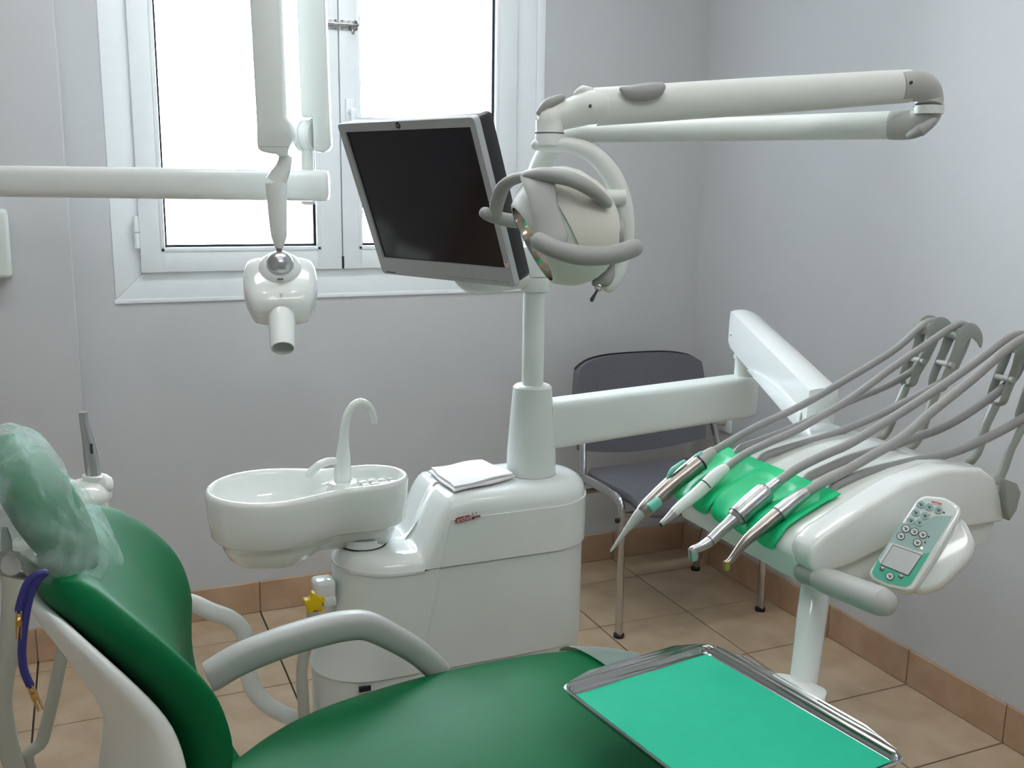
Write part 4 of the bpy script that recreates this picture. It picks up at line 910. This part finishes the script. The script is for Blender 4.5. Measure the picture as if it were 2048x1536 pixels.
# translucent headrest cover: a loose bag with creases
def bag():
    rings = []; n, m = 30, 56
    for i in range(n+1):
        t_ = i/n; q = -1.12+(math.pi/2+1.12)*t_
        s_, cq = math.sin(q), max(math.cos(q), .0)**.85
        flare = max(0, -s_-.35)
        ring = []
        for k in range(m):
            a = 2*math.pi*k/m
            cr = 1+.045*math.sin(a*5+s_*6)+.03*math.sin(a*9-s_*11+1)+.02*math.sin(a*17+s_*20)
            rb, re = (.118*cq+.03*flare)*cr, (.048*cq+.014*flare+.004)*(1+.10*math.sin(a*3+s_*8)+.06*math.sin(a*7+4*s_))
            off = hn2*(.010*flare)-hn2*.012*(1-abs(s_))
            ring.append(hcc+hd2*(.112*s_ - .012*max(0, -s_)*math.sin(a*4+1))+Y*(rb*math.cos(a))+hn2*(re*math.sin(a))+off)
        rings.append(ring)
    return loft(rings, False, True)
cov = single('headrest_cover', bag(), M_VEIL, 'translucent pale elasticated veil cover pulled over the green headrest', 'headrest cover', angle=80)
# blue bib cord with clips
bib = thing('bib_cord', PY(75, 1160, YC-.235), 'dark blue bib cord with metal clips hanging from the headrest', 'bib cord')
obj('cord', tube([PY(38, 1220, YC-.235), PY(44, 1195, YC-.235), PY(56, 1165, YC-.235), PY(72, 1150, YC-.235), PY(88, 1146, YC-.235)], .0042, 10, 6), M_BLUE, bib)
obj('cord', tube([PY(90, 1146, YC-.235), PY(74, 1162, YC-.235), PY(60, 1192, YC-.235), PY(50, 1240, YC-.235), PY(44, 1300, YC-.235), PY(48, 1340, YC-.235), PY(60, 1370, YC-.235)], .0042, 10, 6), M_BLUE, bib)
def clip_at(p, d):
    a_, b_, e_ = frame(V(d), V((0, 1, 0)))
    c_ = obj('clip', join(box(p+a_*.014+e_*.0022, (.030, .008, .0016), (a_, b_, e_), .0005, 1), box(p+a_*.014-e_*.0022, (.030, .008, .0016), (a_, b_, -e_), .0005, 1), lathe([(.0035, -.004), (.0035, .004)], p+a_*.012, b_, 10)), M_GOLD, bib)
clip_at(PY(60, 1372, YC-.235), PY(74, 1402, YC-.235)-PY(60, 1372, YC-.235)); clip_at(PY(38, 1222, YC-.235), PY(38, 1262, YC-.235)-PY(38, 1222, YC-.235))

# ------------------------------------------------------------------ assistant side: tube arm, holder, suction handpiece and hoses
asi = thing('assistant_arm', (.40, 2.02, .16), 'bent white tube arm carrying a handpiece holder behind the chair', 'tube arm')
YA = 2.02
ap = [V((.43, YA, .165)), PY(620, 1450, YA), PY(560, 1425, YA), PY(518, 1395, YA), PY(498, 1355, YA), PY(495, 1310, YA), PY(488, 1268, YA), PY(465, 1240, YA), PY(420, 1222, YA), PY(380, 1205, YA), V((.10, 1.98, .58)), V((.02, 1.92, .70)), V((-.012, 1.87, .80)), V((-.012, 1.86, .845))]
obj('tube', tube(ap, [.018]*9+[.018, .018, .017, .017, .017], 16, 6), M_WHITE2, asi)
hp_ = PY(185, 985, 1.86)
holder = obj('holder', join(ellipsoid(hp_+V((-.012, 0, -.004)), X, Y, Z, .045, .05, .030, 12, 24), lathe([(.017, -.03), (.018, 0), (.020, .006), (.016, .007)], hp_+V((.004, 0, .026)), V((.08, 0, 1)), 20)), M_WHITE, asi)
obj('holder_fork', tube([hp_+V((.0, 0, .012)), hp_+V((.022, -.008, .022)), hp_+V((.026, -.016, .012))], [.012, .012, .010], 14, 4), M_WHITE, asi)
hs = thing('suction_handpiece', PY(188, 972, 1.86), 'grey upright suction handpiece standing in the white holder behind the headrest', 'handpiece')
hq = [(190, 972), (187, 950), (181, 910), (175, 875), (169, 850), (166, 824)]
obj('body', tube([PY(a, b, 1.86) for a, b in hq], [.0125, .0130, .0120, .0095, .0075, .0075], 18, 4, ends='flat'), M_SATIN, hs)
obj('slide_switch', box(PY(183, 897, 1.850), (.005, .006, .018), None, .001), M_INK, hs)
obj('collar', lathe([(.0138, 0), (.0138, .008)], PY(190, 972, 1.86), V((-.05, 0, 1)), 18), M_DARK, hs)
YH = 1.70
obj('suction_hose', tube([V((-.05, 1.84, .87)), V((-.075, 1.76, .86)), PY(28, 1120, YH), PY(26, 1180, YH), PY(22, 1260, YH), PY(10, 1340, YH), PY(3, 1400, YH), PY(12, 1470, YH), PY(32, 1545, YH), PY(60, 1600, YH), V((.05, 1.78, .10)), V((.20, 1.90, .05)), V((.40, 1.95, .10))], .0165, 14, 6), M_BEIGEHOSE, asi)
obj('suction_hose', tube([V((.0, 1.86, .86)), V((-.0, 1.80, .80)), PY(140, 1240, 1.72), PY(124, 1310, 1.72), PY(105, 1400, 1.72), PY(85, 1480, 1.72), PY(65, 1550, 1.72), V((.0, 1.75, .09)), V((.12, 1.86, .04)), V((.40, 1.99, .14))], .0105, 12, 6), M_BEIGEHOSE, asi)

# ------------------------------------------------------------------ folded gauze towel on the cabinet
ZN = .7545
tc_ = [PZ(857, 945, ZN+.004), PZ(962, 927, ZN+.004), PZ(1030, 956, ZN+.004), PZ(907, 985, ZN+.004)]
for li, (z0, th2, ins, nm) in enumerate(((ZN, .006, .0, 'lower'), (ZN+.0066, .006, .012, 'upper'))):
    cc_ = sum(tc_, V((0, 0, 0)))/4; q = [p+(cc_-p)*(.05*li)+V((.002*li, .003*li, 0)) for p in tc_]
    nu, nvv = 12, 12; up_, dn = [], []
    for i in range(nu+1):
        ru = []
        for j in range(nvv+1):
            u_, v_ = i/nu, j/nvv; p = q[0].lerp(q[1], u_).lerp(q[3].lerp(q[2], u_), v_)
            e_ = min(u_, 1-u_, v_, 1-v_); wv = .0012*math.sin(7*u_+3*li)*math.sin(6*v_+1)+.0022*min(1, e_*8)
            ru.append(V((p.x+.002*math.sin(9*v_+li), p.y+.002*math.sin(8*u_+2*li), z0+th2*.7+wv)))
        up_.append(ru)
    single('gauze_towel', grid(up_, -th2*.7), M_CLOTH, 'folded white gauze towel lying '+('flat on the cabinet top under another' if li == 0 else 'uppermost in the pile on the cabinet'), 'towel', 'folded gauze towels on the cabinet', angle=70)
for o in ROOTS:
    if 'org' in o: del o['org']
for o in bpy.data.objects:
    if 'org' in o: del o['org']
